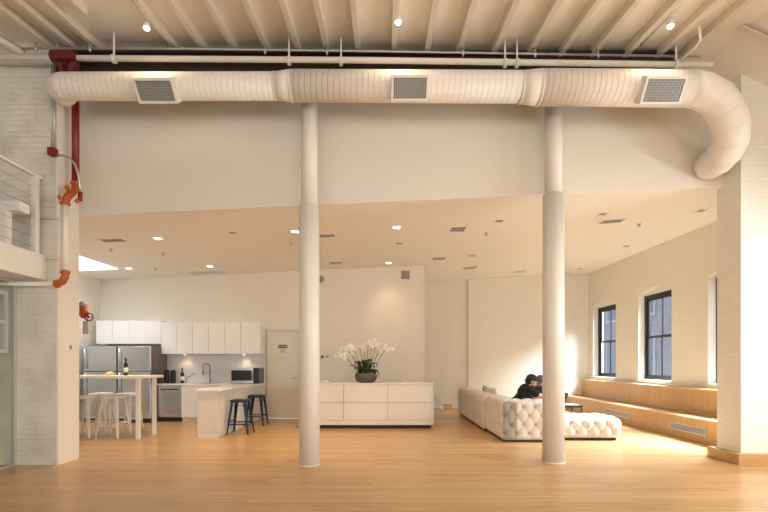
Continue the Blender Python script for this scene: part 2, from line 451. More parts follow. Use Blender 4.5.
# bench (built-in oak seating along the windows)
BY0, BY1 = 6.6, YB+.02
bt = thing('window_bench', 'long built-in oak bench with raised back ledge under the dark-framed windows', 'bench', (5.7, 10, 0))
b = MB(); b.box(5.42, 5.46, BY0, BY1, .0, .37); b.build('front_panel', M['oak'], bt)
b = MB(); b.box(5.405, 5.88, BY0, BY1, .37, .40); b.build('seat', M['oaktop'], bt, bevel=.004)
b = MB(); b.box(5.86, 5.90, BY0, BY1, .40, .85); b.build('backrest', M['oak'], bt)
b = MB(); b.box(5.85, XR-.003, BY0, BY1, .85, .88); b.build('ledge', M['oaktop'], bt, bevel=.004)
for (y0, y1) in ((7.58, 8.55), (9.98, 11.05)):
    b = MB(); b.box(5.405, 5.42, y0, y1, .12, .14); b.box(5.405, 5.42, y0, y1, .235, .255)
    b.box(5.405, 5.42, y0, y0+.02, .14, .235); b.box(5.405, 5.42, y1-.02, y1, .14, .235)
    g = b.build('air_grille', M['alu'], bt); g['label'] = 'grey metal air grille'
    b = MB(); b.box(5.4165, 5.4195, y0+.02, y1-.02, .14, .235)
    b.build('backing', M['grille'], g)
    b = MB()
    for k in range(5): b.box(5.408, 5.417, y0+.02, y1-.02, .147+.018*k, .152+.018*k)
    b.build('louvre', M['alu'], g)

# ================================================================== COLUMNS
def column(px, d, r0, r1, label):
    x = (px-VX)*d/F; zs = 3.45 if x < 0 else 3.66
    t = thing('column', label, 'column', (x, d, 0))
    b = MB(); b.cyl((x, d, .012), (x, d, zs), r0, r0-.005, 40); b.cyl((x, d, zs), (x, d, 5.02), r1, r1, 40); b.build('shaft', M['column'], t)
    b = MB(); b.lathe([(r0+.006, 0), (r0+.006, .006), (r0+.001, .012)], (x, d, 0), 40); b.build('base', M['column'], t)
    b = MB(); b.box(x-.16, x+.16, d-.14 if d < 6.1 else d-.32, d+.12, 5.02, 5.10); b.build('cap_plate', M['column'], t)
column(309.4, 6.0, .137, .108, 'white round column between the credenza and the kitchen door')
column(553.5, 6.18, .145, .115, 'white round column in front of the tufted sofa')

# ================================================================== DUCT
DY = 5.62
dt = thing('air_duct', 'big white spiral air duct with elbow, hanging across the room under the beam', 'air duct', at(384, 88, DY))
def zx(px, py, d=DY): return at(px, py, d)
# left end turns back to the pier
b = MB()
pl = [at(66, 86.5, DY) + Vector((-.12*math.sin(t)-.0, .17*(1-math.cos(t)), 0)) for t in (PI/2*.98, PI/2*.8, PI/2*.6, PI/2*.4, PI/2*.2, 0)]
pl += [at(150, 86.5, DY), at(276, 86.2, DY)]
b.tube(pl, .158, 40, uv=True); b.build('duct_run', M['duct'], dt)
b = MB(); b.tube([at(276, 86.2, DY), at(292, 86, DY)], [.158, .181], 40, uv=True); b.build('reducer', M['column'], dt)
b = MB(); b.tube([at(292, 86, DY), at(400, 86.4, DY), at(521, 87, DY)], .181, 40, uv=True); b.build('duct_run', M['duct'], dt)
b = MB(); b.tube([at(521, 87, DY), at(539, 87.6, DY)], [.181, .206], 40, uv=True); b.build('reducer', M['column'], dt)
b = MB(); b.tube([at(539, 87.6, DY), at(620, 88.2, DY), at(690, 89, DY)], .206, 40, uv=True); b.build('duct_run', M['duct'], dt)
for px, r in ((276, .158), (292, .181), (521, .181), (539, .206), (690, .206)):
    b = MB(); b.tube([at(px-1, 86.2+(px-276)*.0065, DY), at(px+.4, 86.2+(px-276)*.0065, DY)], r+.004, 40); b.build('seam_band', M['column'], dt)
ep = [(690, 89, DY), (702, 91, DY), (717, 99, DY), (726.5, 112, DY+.02), (731, 127, DY+.06), (730.5, 141, DY+.14), (725, 152, DY+.26), (718, 159, DY+.42), (712, 163, 6.2), (708, 166, 6.38)]
b = MB(); b.tube([at(*p) for p in ep], [.206]*6 + [.204, .201, .198, .196], 40, uv=True); b.build('elbow', M['column'], dt)
for i in (1, 2, 3, 4, 5, 6, 7):
    p = at(*ep[i]); q = (at(*ep[i+1]) - at(*ep[i-1])).normalized()
    b = MB(); b.tube([p - q*.005, p + q*.005], .209, 40); b.build('seam_band', M['column'], dt)
def register(px, py, rd, w, h, tilt, r):
    f = r + .085
    c = at(px, py, DY); c.x = (px-VX)*(DY-f*math.cos(tilt))/F
    # box stub from the duct surface to a grille facing down towards the room
    T = Matrix.Translation(c) @ Matrix.Rotation(tilt, 4, 'X')
    def bb(mb, x0, x1, y0, y1, z0, z1):
        v = mb.box(x0, x1, y0, y1, z0, z1); bmesh.ops.transform(mb.bm, matrix=T, verts=v)
    b = MB()
    for (x0, x1, z0, z1) in ((-w, -w+.028, -h, h), (w-.028, w, -h, h), (-w+.028, w-.028, -h, -h+.028), (-w+.028, w-.028, h-.028, h)):
        bb(b, x0, x1, -f, -r*.7, z0, z1)
    g = b.build('air_register', M['column'], dt)
    b = MB(); bb(b, -w+.028, w-.028, -f+.03, -f+.034, -h+.028, h-.028); b.build('backing', M['grille'], g)
    b = MB()
    n = 9
    for k in range(1, n): z = -h+.028 + (2*h-.056)*k/n; bb(b, -w+.028, w-.028, -f+.008, -f+.02, z-.0025, z+.0025)
    n = 16
    for k in range(1, n): x = -w+.028 + (2*w-.056)*k/n; bb(b, x-.0025, x+.0025, -f+.004, -f+.012, -h+.028, h-.028)
    b.build('grille', M['alu'], g)
register(155, 87, 0, .24, .135, .72, .158)
register(410, 86.5, 0, .225, .135, .62, .181)
register(664, 88.5, 0, .245, .145, .62, .206)

# ================================================================== PIPES
PY_ = 5.72
t = thing('sprinkler_main', 'long horizontal white sprinkler pipe running above the duct', 'pipe', at(384, 61, PY_))
b = MB(); b.tube([at(-80, 57, PY_), at(370, 60.3, PY_), at(712, 65, PY_)], .036, 16); b.build('pipe', M['pipew'], t)
for px in (114, 289, 341, 505, 517, 676):
    yy = 57.8 + (px-0)*.0105
    c = at(px, yy, PY_)
    b = MB(); b.cyl(c + Vector((-.02, 0, 0)), c + Vector((.02, 0, 0)), .054, seg=16)
    b.cyl(c + Vector((0, 0, .05)), (c.x, c.y, zroof(c.x, c.y)+.1), .012, seg=8); b.build('hanger', M['pipew'], t)
t = thing('conduit', 'thin grey conduit strung along the beam above the white sprinkler pipe', 'conduit', at(384, 51, 5.8))
b = MB(); b.tube([at(20, 48.5, 5.76), at(200, 49, 5.76), at(420, 52, 5.76), at(700, 56.5, 5.76)], .014, 8); b.build('tube', M['pipeg'], t)
for px in (36, 90, 265, 327, 463, 535, 598):
    c = at(px, 48.5 + px*.0118, 5.76); b = MB(); b.tube([c + Vector((0, 0, -.03)), c + Vector((0, 0, .08))], .016, 8); b.build('clip', M['pipeg'], t)
tag_ = MB(); tag_.tube([at(699, 26, 5.3), at(700.5, 40, 5.4), at(694, 49, 5.5), at(680, 61, 5.7)], .016, 8)
tag(tag_.build('drop_pipe', M['pipew']), 'short bent white branch pipe near the duct elbow at the sloped ceiling', 'pipe')
b = MB(); b.tube([at(66, 5, 5.2)+Vector((0,0,.0)), at(57, 40, 5.5), at(55, 49, 5.6)], .012, 8)

# red riser with fittings
t = thing('red_riser_pipe', 'dark red fire riser pipe running down beside the brick pier', 'pipe', at(75.5, 187, 6.2))
b = MB(); b.tube([at(75.5, 60, 6.12), at(75.5, 187, 6.12)], .046, 18); b.build('pipe', M['red'], t)
b = MB()
b.tube([at(65, 58, 5.74), at(66, 66, 5.8), at(68, 76, 5.95), at(75, 80, 6.1)], .062, 16)
b.box(*[v for pr in ((at(53, 0, PY_).x, at(76.5, 0, PY_).x), (PY_-.07, PY_+.07), (at(0, 61.5, PY_).z, at(0, 53, PY_).z)) for v in pr])
b.prism([at(53, 61, PY_-.05), at(61, 61, PY_-.05), at(64, 71, PY_-.05), at(61, 71, PY_-.05)], (0, .1, 0))
b.prism([at(69, 61, PY_-.05), at(76.5, 61, PY_-.05), at(70, 71, PY_-.05), at(67, 71, PY_-.05)], (0, .1, 0))
b.cyl(at(52, 57.3, PY_), at(54, 57.3, PY_), .07); b.cyl(at(75.5, 57.6, PY_), at(77.5, 57.6, PY_), .07)
b.build('clamp_fitting', M['redd'], t, bevel=.01)
b = MB()
b.tube([at(75.5, 183, 6.12), at(75, 190, 6.1), at(70.5, 194, 5.95), at(66.5, 198, 5.9), at(65.3, 205, 5.9)], [.046, .048, .050, .048, .044], 16)
b.cyl(at(75.5, 182, 6.12), at(75.5, 185, 6.12), .062); b.cyl(at(65.3, 202, 5.9), at(65.3, 205, 5.9), .060)
b.cyl(at(69, 190, 5.86), at(66.5, 187, 5.8), .03); b.cyl(at(61, 197, 5.86), at(58, 197.5, 5.84), .03)
b.ball(at(77, 201, 5.95), .03)
o = b.build('valve_fitting', M['orange'], t, bevel=.004); o['label'] = 'orange pipe fitting'
t = thing('white_drain_pipe', 'white pipe with orange elbow dropping along the brick pier edge', 'pipe', at(65.3, 272, 5.9))
b = MB(); b.tube([at(65.3, 205, 5.9), at(65.3, 273, 5.9)], .036, 16); b.build('vertical_pipe', M['pipew'], t)
b = MB(); b.tube([at(65.3, 272, 5.9), at(65, 277, 5.9), at(62.5, 281.5, 5.9), at(57, 284, 5.9)], [.044, .048, .047, .044], 16)
b.cyl(at(65.3, 270.5, 5.9), at(65.3, 273.5, 5.9), .058); b.cyl(at(58.5, 283.6, 5.9), at(55.5, 284, 5.9), .055)
o = b.build('elbow', M['orange'], t, bevel=.004); o['label'] = 'orange elbow fitting'
b = MB(); b.tube([at(57, 284, 5.9), at(-60, 284, 5.9)], .028, 16); b.build('horizontal_pipe', M['pipew'], t)
b = MB(); b.tube([at(60.8, 207, 5.95), at(60.5, 268, 5.95)], .009, 8); b.build('thin_conduit', M['pipew'], t)
# electrical box with conduit + flex cable
t = thing('alarm_junction_box', 'small dark red alarm box on conduit with curved grey flex cable, on brick wall', 'electrical box', at(52.5, 152, 5.96))
b = MB(); c = at(52.5, 152, 5.94); b.box(c.x-.045, c.x+.045, 5.90, 5.985, c.z-.05, c.z+.05); b.build('box', M['red'], t, bevel=.005)
b = MB(); b.tube([at(54.2, 147, 5.96), at(54.2, 64, 5.96)], .011, 8); b.build('conduit', M['pipeg'], t)
b = MB(); b.tube([at(51.5, 147, 5.96), at(51.5, 64, 5.96)], .007, 8); b.build('conduit', M['pipeg'], t)
b = MB(); b.tube([at(56.5, 155, 5.94), at(63, 155.5, 5.9), at(70, 158, 5.9), at(75.5, 165, 5.9), at(78.5, 175, 5.92), at(80, 187, 5.95), at(80.3, 193, 5.97)], .014, 10)
b.build('flex_cable', M['pipeg'], t, smooth=True)
b = MB(); b.cyl(at(80.3, 192, 5.97), at(80, 201, 5.97), .028, seg=12); b.build('switch_plug', M['red'], t, bevel=.004)
# hanging valve with tag, in the kitchen behind the pier
t = thing('fire_hose_valve', 'red valve with handwheel and hanging grey tag beside the kitchen opening', 'valve', at(84, 313, 6.7))
b = MB(); b.cyl(at(74, 312, 6.7), at(85, 314, 6.7), .045); b.cyl(at(83, 305.5, 6.7), at(84, 318, 6.7), .055, .04); b.ball(at(84, 313, 6.7), .065)
b.build('valve_body', M['orange'], t)
b = MB(); b.cyl(at(80.5, 304, 6.7), at(84.5, 307, 6.7), .05, seg=12); b.build('cap', M['steel'], t)
b = MB(); cc = at(88.7, 317, 6.6)
b.tube([cc + Vector((.05*math.cos(a), .02*math.cos(a), .055*math.sin(a))) for a in [2*PI*k/20 for k in range(20)]], .009, 8, closed=True)
for a in (0, 2*PI/3, 4*PI/3): b.tube([cc, cc + Vector((.05*math.cos(a), .02*math.cos(a), .055*math.sin(a)))], .006, 6)
b.tube([cc, at(84, 313, 6.7)], .012, 8); b.build('handwheel', M['red'], t)
b = MB(); p = at(86, 321, 6.62); b.box(p.x-.045, p.x+.035, 6.615, 6.62, p.z-.19, p.z); b.build('tag', M['pipeg'], t)
# bracket arm to pier
# thermostat on pier side
t = thing('thermostat', 'white wall thermostat with grey screen on side of left brick pier', 'thermostat', (-4.345, 6.17, 1.55))
b = MB(); b.box(-4.349, -4.325, 6.10, 6.235, 1.52, 1.63); b.build('plate', M['plastw'], t, bevel=.003)
b = MB(); b.box(-4.325, -4.322, 6.165, 6.215, 1.545, 1.60); b.build('screen', M['grille'], t)

# mezzanine with railing
t = thing('mezzanine_platform', 'white mezzanine platform edge at left with white posts and cable railing', 'mezzanine', (-6.5, 4, 2.45))
b = MB(); b.box(-9.19, -4.5, 1.2, 5.985, 2.455, 2.78); b.build('slab', M['lam'], t)
hz = 1.35 + 187.5*5.93/F
b = MB(); b.box(-4.60, -4.54, 1.2, 5.97, hz-.035, hz); b.build('handrail', M['whitem'], t, bevel=.003)
for yy in (5.88, 4.2, 2.7): 
    b = MB(); b.box(-4.60, -4.54, yy-.035, yy+.035, 2.78, hz-.035); b.build('post', M['whitem'], t)
for k in range(7):
    z = 2.78 + (hz-2.78)*(k+.7)/8
    b = MB(); b.tube([(-4.57, 1.2, z), (-4.57, 5.88, z)], .0022, 6); b.build('cable', M['chrome'], t)
t = thing('loft_table', 'white table edge with thick leg standing on the mezzanine at far left', 'table', (-5.8, 5.5, 2.78))
b = MB(); p0, p1 = at(-60, 213, 5.6), at(26, 203.5, 5.6); b.box(p0.x, p1.x, 5.5, 5.66, p0.z, p1.z); b.build('tabletop', M['whitem'], t, bevel=.005)
b = MB(); b.box(p1.x-.24, p1.x-.16, 5.5, 5.58, 2.78, p0.z); b.build('leg', M['whitem'], t)
b = MB(); b.box(p0.x+.16, p0.x+.24, 5.5, 5.58, 2.78, p0.z); b.build('leg', M['whitem'], t)
for (py) in (219, 259.5):
    b = MB(); a = at(39, py, 5.975); c = at(58, py, 5.975); b.tube([a, c], .006, 6)
    tag(b.build('wall_wire', M['pipeg']), 'thin %s wire fixed flat across the left brick pier' % ('upper' if py < 230 else 'lower'), 'wire')
# glass partition
t = thing('glass_partition', 'greenish glass partition with metal channel at far left under the mezzanine', 'glass partition', (-4.92, 4, 0))
b = MB(); b.box(-4.925, -4.913, 1.5, 5.95, .02, 2.44); b.build('pane', M['gglass'], t)
b = MB(); b.box(-4.94, -4.90, 5.95, 5.985, 0, 2.45); b.box(-4.935, -4.903, 1.5, 5.95, 0, .02); b.box(-4.935, -4.903, 1.5, 5.95, 2.42, 2.452); b.build('channel', M['alu'], t)
b = MB()
a = at(1.5, 290, 5.7); c = at(10, 353, 5.7)
b.box(-4.9, -4.87, 5.35, 5.39, c.z, a.z); b.box(-4.9, -4.87, 5.78, 5.82, c.z, a.z); b.box(-4.9, -4.87, 5.39, 5.78, c.z, c.z+.05); b.box(-4.9, -4.87, 5.39, 5.78, a.z-.05, a.z); b.box(-4.9, -4.87, 5.39, 5.78, 1.86, 1.9)
b.build('patch_frame', M['alu'], t)

# ================================================================== CEILING FIXTURES
def downlight(px, py, label, on=True, e=30):
    c = on_ceiling(px, py); c.z -= .0
    t = thing('recessed_downlight', label, 'ceiling light', c, 'recessed downlights in the low ceiling')
    b = MB(); s = .075
    zz = c.z
    for (x0, x1, y0, y1) in ((-s, s, -s, -s+.018), (-s, s, s-.018, s), (-s, -s+.018, -s+.018, s-.018), (s-.018, s, -s+.018, s-.018)):
        b.box(c.x+x0, c.x+x1, c.y+y0, c.y+y1, zz-.014, zz+.004)
    b.build('trim_ring', M['lam'], t)
    b = MB(); b.box(c.x-s+.018, c.x+s-.018, c.y-s+.018, c.y+s-.018, zz-.006, zz+.003)
    b.build('lens', M['lamp'] if on else M['dvent'], t)
    if on: lamp('downlight_lamp', 'SPOT', (c.x, c.y, zz-.03), e, (1, .74, .46), t, spot_size=1.9, spot_blend=1.0, shadow_soft_size=.05)
for a in ((158, 238, 'lit square downlight nearest the viewer in the kitchen ceiling'),
          (129, 268, 'lit downlight just right of the skylight opening'),
          (210, 266, 'lit downlight beside the wide return grille over the kitchen'),
          (295, 231, 'lit downlight touching the left column in view'),
          (396.5, 227, 'lit downlight nearest the viewer above the credenza'),
          (388.5, 262.5, 'lit downlight close to the wall above the white orchid')):
    downlight(a[0], a[1], a[2], True, (120 if a[0] > 390 else 180) if a[1] < 260 else 22)
for a in ((233, 232, 'unlit small downlight between two lit ones over the kitchen'),
          (499.5, 220.5, 'unlit downlight left of the right column, nearest the viewer'),
          (603, 213.5, 'unlit downlight right of the right column beside the vent'),
          (626, 246, 'unlit downlight near the window wall at the middle window'),
          (701, 210, 'unlit downlight at the far right by the brick pier'),
          (579, 268.5, 'unlit downlight at the far corner right of the column'),
          (399, 243, 'unlit small downlight between the two lit ones over the credenza'),
          (472, 255.5, 'unlit downlight between two vents left of the right column')):
    downlight(a[0], a[1], a[2], False)
def cvent(px, py, w, d, label, n=3):
    c = on_ceiling(px, py)
    t = thing('ceiling_vent', label, 'vent', c, 'air vents in the low ceiling')
    R = Matrix.Rotation(-math.atan(.045), 4, 'Y')
    def bb(mb, *a):
        v = mb.box(*a); bmesh.ops.transform(mb.bm, matrix=Matrix.Translation(c) @ R, verts=v)
    b = MB()
    bb(b, -w/2, w/2, -d/2, -d/2+.02, -.012, .004); bb(b, -w/2, w/2, d/2-.02, d/2, -.012, .004)
    bb(b, -w/2, -w/2+.02, -d/2+.02, d/2-.02, -.012, .004); bb(b, w/2-.02, w/2, -d/2+.02, d/2-.02, -.012, .004)
    b.build('frame', M['ceil'], t)
    b = MB(); bb(b, -w/2+.02, w/2-.02, -d/2+.02, d/2-.02, -.002, .004); b.build('backing', M['dvent'], t)
    b = MB()
    for k in range(n):
        y = -d/2+.02 + (d-.04)*(k+.5)/n
        v = b.box(-w/2+.02, w/2-.02, y-(d-.04)/n*.36, y+(d-.04)/n*.30, -.010, -.006, Matrix.Rotation(.35, 3, 'X'))
        bmesh.ops.transform(b.bm, matrix=Matrix.Translation(c) @ R, verts=v)
    b.build('louvre', M['ceil'], t)
cvent(113, 240, .42, .24, 'small air vent at the left end of the kitchen ceiling')
cvent(207, 272.5, .82, .42, 'wide return grille close to the wall over the kitchen cabinets', 12)
cvent(458, 229, .30, .36, 'square air vent between the columns nearest the viewer')
cvent(326, 235.5, .34, .26, 'air vent just right of the left column, nearer one')
cvent(336, 262.5, .32, .26, 'air vent just right of the left column, farther one')
cvent(439, 258.3, .34, .26, 'air vent above the right end of the credenza')
cvent(470, 267.5, .36, .28, 'air vent farthest back between the columns')
cvent(612, 221, .40, .26, 'air vent right of the right column')
cvent(520, 271.5, .34, .24, 'air vent far back just left of the right column')
def sprk(px, py, label):
    c = on_ceiling(px, py); b = MB(); b.lathe([(.035, 0), (.035, -.008), (.012, -.012), (.012, -.04), (.03, -.042), (.03, -.046)], c, 14)
    tag(b.build('fire_sprinkler', M['pipeg'], origin=c), label, 'sprinkler', 'sprinkler heads in the low ceiling')
sprk(163, 253, 'sprinkler head below the nearest lit kitchen downlight')
sprk(111, 249, 'sprinkler head behind the small left kitchen vent')
sprk(155, 268.5, 'sprinkler head between the skylight and the return grille')
sprk(292, 242, 'sprinkler head just left of the left column')
sprk(486, 233, 'sprinkler head between the column and the square vent')
sprk(639, 224, 'sprinkler head right of the vent near the window wall')

# track lights on the roof
def track(pa, pb, ph, d0, d1, label):
    x = None
    pe = at(*pb, d1); ps = at(*pa, d0)
    t = thing('track_light', label, 'track light', (at(*ph, (d0+d1)/2)), 'track spotlights under the roof joists')
    b = MB(); b.tube([ps, pe], .018, 4); b.build('track', M['whitem'], t)
    k = .5; best = min(((ps.lerp(pe, q/40), q) for q in range(41)), key=lambda z: abs((VY - (z[0].z-CH)*F/z[0].y) - ph[1] + 6))
    q = best[0]
    h = Vector((at(ph[0], ph[1], q.y).x, q.y, at(ph[0], ph[1], q.y).z))
    b = MB(); b.cyl(q, h + Vector((0, 0, .04)), .012, seg=8); b.build('stem', M['whitem'], t)
    b = MB(); b.cyl(h + Vector((0, .0, .05)), h + Vector((0, -.01, -.03)), .032, .040, 16); b.build('spot_head', M['whitem'], t)
    b = MB(); b.cyl(h + Vector((0, -.01, -.031)), h + Vector((0, -.012, -.036)), .034, seg=16); b.build('bulb', M['lamp'], t)
    lamp('track_lamp', 'SPOT', h + Vector((0, -.02, -.06)), 13, (1, .82, .58), t, spot_size=2.6, spot_blend=.8, shadow_soft_size=.08)
track((132, 0), (168, 42), (147, 26), 5.03, 5.75, 'lit white track spotlight in the left bay of roof joists')
track((400, -2), (396, 42), (398, 20), 5.0, 5.75, 'lit white track spotlight at the middle of the roof')
track((688, -2), (640, 46), (670, 24), 4.95, 5.75, 'lit white track spotlight in the right bay near the sloped ceiling')

# ================================================================== KITCHEN
# left side filler and uppers
def cab(name, x0, x1, y0, y1, z0, z1, label, group, handle=False):
    t = thing(name, label, 'cabinet', ((x0+x1)/2, (y0+y1)/2, z0), group)
    bx('body', M['lamc'], x0+.002, x1-.002, y0+.021, y1, z0, z1, t)
    bx('door', M['lamc'], x0+.003, x1-.003, y0, y0+.019, z0+.002, z1-.002, t, .0015)
    return t
YU = 10.70
xs = [176.4, 192.5, 208.5, 224.7, 240.7, 260.5]
xs = [161] + xs
lab = ['white upper cabinet next to the fridge, above the dishwasher', 'white upper cabinet second from the fridges, over the dark bottle', 'white upper cabinet directly left of the tap', 'white upper cabinet directly right of the tap', 'white upper cabinet above the left half of the microwave', 'white upper cabinet at the right end of the row']
for i in range(6):
    cab('wall_cabinet', at(xs[i], 0, YU).x, at(xs[i+1], 0, YU).x, YU, YW-.002, 1.578, at(0, 322, YU).z, lab[i], 'wall cabinets over the counter')
YF = 10.70
fx = [88, 103.5, 119.5, 135, 150.5]
fx = [at(v+8.5 if False else v, 0, YF).x for v in (96, 112.5, 129, 145, 161)]
lab = ['white short cabinet above the left fridge, leftmost', 'white short cabinet above the joint of the two fridges, left of it', 'white short cabinet above the right fridge', 'white short cabinet above the fridges, rightmost next to the tall wall cabinets']
fx = [at(v, 0, YF).x for v in (96, 112.5, 129, 145, 161)]
for i in range(4):
    cab('fridge_cabinet', fx[i], fx[i+1], YF, YW-.002, at(0, 344, YF).z, at(0, 320.5, YF).z, lab[i], 'short cabinets over the fridges')
def fridge(x0, x1, label):
    y0, y1, H = 10.2, 10.98, at(0, 346, 10.2).z
    t = thing('refrigerator', label, 'refrigerator', ((x0+x1)/2, (y0+y1)/2, 0), 'stainless refrigerators')
    bx('body', M['steeld'], x0, x1, y0+.06, y1, .03, H, t, .004)
    zs = at(0, 371.5, 10.2).z
    for (z0, z1, hz0, hz1) in ((zs+.006, H-.01, zs+.06, H-.06), (.10, zs-.006, zs-.62, zs-.05)):
        d = bx('door', M['steel'], x0+.004, x1-.004, y0, y0+.055, z0, z1, t, .008)
        b = MB(); hx = x0+.07
        b.cyl((hx, y0-.045, hz0), (hx, y0-.045, hz1), .013, seg=12); b.cyl((hx, y0, hz0+.03), (hx, y0-.045, hz0+.03), .009, seg=8); b.cyl((hx, y0, hz1-.03), (hx, y0-.045, hz1-.03), .009, seg=8)
        b.build('handle', M['steel'], d)
    bx('kick_grille', M['blackm'], x0+.01, x1-.01, y0+.03, y0+.06, .0, .095, t)
    return t
fridge(at(83, 0, 10.2).x, at(116.6, 0, 10.2).x, 'stainless steel fridge on the left, behind the bar stools')
fridge(at(117.4, 0, 10.2).x, at(150.5, 0, 10.2).x, 'stainless steel fridge on the right, behind the wine bottle')
# base units
CZ = .88; YC = 10.43
dx0, dx1 = at(157.5, 0, YC).x, at(181.5, 0, YC).x
t = thing('dishwasher', 'stainless steel dishwasher under the counter beside the right fridge', 'dishwasher', ((dx0+dx1)/2, 10.7, 0))
bx('body', M['steeld'], dx0, dx1, YC+.03, YW-.01, .09, CZ-.035, t)
d = bx('door', M['steel'], dx0+.004, dx1-.004, YC, YC+.028, .11, CZ-.04, t, .004)
b = MB(); b.tube([(dx0+.07, YC, CZ-.13), (dx0+.11, YC-.035, CZ-.13), (dx1-.11, YC-.035, CZ-.13), (dx1-.07, YC, CZ-.13)], .012, 8); b.build('handle', M['blackm'], d)
bx('kick_plate', M['blackm'], dx0, dx1, YC+.05, YC+.07, 0, .09, t)
PX0, PX1, PYF = at(197.5, 0, 8.19).x, -3.04, 8.19     # peninsula
kx0 = dx1; kx1 = PX0+.02
t = thing('base_cabinet', 'white base cabinet between the dishwasher and the peninsula', 'cabinet', ((kx0+kx1)/2, 10.7, 0))
bx('body', M['lamc'], kx0, kx1-.022, YC+.021, YW-.01, .09, CZ-.035, t)
bx('door', M['lamc'], kx0+.003, kx1-.025, YC, YC+.019, .10, CZ-.04, t, .002)
bx('plinth', M['lam'], kx0, kx1-.022, YC+.05, YC+.07, 0, .09, t)
t = thing('peninsula_cabinet', 'white kitchen peninsula base with navy stools at its right side', 'cabinet', ((PX0+PX1)/2, 9.3, 0))
bx('body', M['lamc'], PX0, PX1, PYF+.02, YC+.02, .07, CZ-.035, t)
bx('end_panel', M['lamt'], PX0, PX1, PYF, PYF+.018, .075, CZ-.037, t, .002)  # darker than the body, the end's shade put into its colour
bx('plinth', M['lam'], PX0+.01, PX1-.01, PYF+.008, YC, 0, .07, t)
bx('side_panel', M['lamc'], PX1, at(258, 0, 10.9).x, YC+.0, YW-.01, .0, CZ-.035, t)
b = MB()
x9 = at(261, 0, YC+.1).x
L = [(dx0-.02, YC-.02), (PX0-.02, YC-.02), (PX0-.02, PYF-.03), (-2.95, PYF-.03), (-2.93, YC-.02), (x9, YC-.02), (x9, YW-.005), (dx0-.02, YW-.005)]
b.prism([Vector((x, y, CZ-.035)) for x, y in L], (0, 0, .035))
tag(b.build('countertop', M['quartz'], bevel=.003), 'pale stone L-shaped kitchen countertop running out onto the peninsula', 'countertop')
# tiled backsplash
st(bx('trim_41', M['tile'], at(150, 0, YW).x, at(262, 0, YW).x, YW-.008, YW-.001, CZ, 1.60))
# sink basin rim
t = thing('kitchen_sink', 'steel sink rim set in the countertop below the tap', 'sink', (at(206, 0, 10.7).x, 10.7, CZ))
b = MB(); x_, = (at(206, 0, 10.7).x,)
for (a0, a1, c0, c1) in ((-.3, .3, 10.52, 10.535), (-.3, .3, 10.875, 10.89), (-.3, -.285, 10.535, 10.875), (.285, .3, 10.535, 10.875)): b.box(x_+a0, x_+a1, c0, c1, CZ, CZ+.003)
b.build('rim', M['steel'], t)
bx('basin', M['steeld'], x_-.285, x_+.285, 10.535, 10.875, CZ, CZ+.001, t)
# tap with spring spout
c = at(210, 384, 10.93); c.z = CZ
t = thing('kitchen_tap', 'tall brushed metal spring-neck tap at the sink', 'tap', c)
b = MB(); b.lathe([(.026, 0), (.026, .01), (.015, .02), (.013, .30)], c, 14); b.cyl((c.x, c.y, c.z+.07), (c.x+.09, c.y-.02, c.z+.05), .008, seg=8); b.build('body', M['chrome'], t)
b = MB()
arc = [Vector((c.x, c.y, c.z+.29))] + [Vector((c.x - .065*(1-math.cos(a)), c.y - .05*(1-math.cos(a)), c.z+.40 + .065*math.sin(a))) for a in [PI*k/10 for k in range(11)]] + [Vector((c.x-.13, c.y-.10, c.z+.32))]
hel = []; nn = 30*8
import bisect
segL = [0]
for i in range(1, len(arc)): segL.append(segL[-1] + (arc[i]-arc[i-1]).length)
for k in range(nn+1):
    s_ = segL[-1]*k/nn; i = min(len(arc)-2, max(0, bisect.bisect(segL, s_)-1))
    p = arc[i].lerp(arc[i+1], (s_-segL[i])/(segL[i+1]-segL[i])); tt = (arc[i+1]-arc[i]).normalized()
    e1 = Vector((.6, -.8, 0)) if abs(tt.z) > .0 else Vector((0, 0, 1)); e1 = (Vector((.61, -.79, 0)) - tt*Vector((.61, -.79, 0)).dot(tt)).normalized(); e2 = tt.cross(e1)
    a = 2*PI*k/8; hel.append(p + e1*.014*math.cos(a) + e2*.014*math.sin(a))
b.tube(hel, .0035, 6); b.tube(arc, .008, 8); b.build('spring_neck', M['chrome'], t)
b = MB(); b.cyl((c.x-.13, c.y-.10, c.z+.33), (c.x-.13, c.y-.10, c.z+.20), .016, .02, 12); b.cyl((c.x, c.y, c.z+.24), (c.x-.13, c.y-.10, c.z+.25), .006, seg=6); b.build('spray_head', M['chrome'], t)
b = MB(); b.tube([at(186.5, 377.5, 10.85), at(190, 376.5, 10.8), at(193, 373.8, 10.75), at(195.5, 373.6, 10.7)], .008, 8); b.cyl((at(186.5, 0, 10.85).x, 10.85, CZ), at(186.5, 377.5, 10.85), .008, seg=8)
tag(b.build('side_spout', M['chrome']), 'thin dark bent spout between the dark bottle and the tap', 'spout')
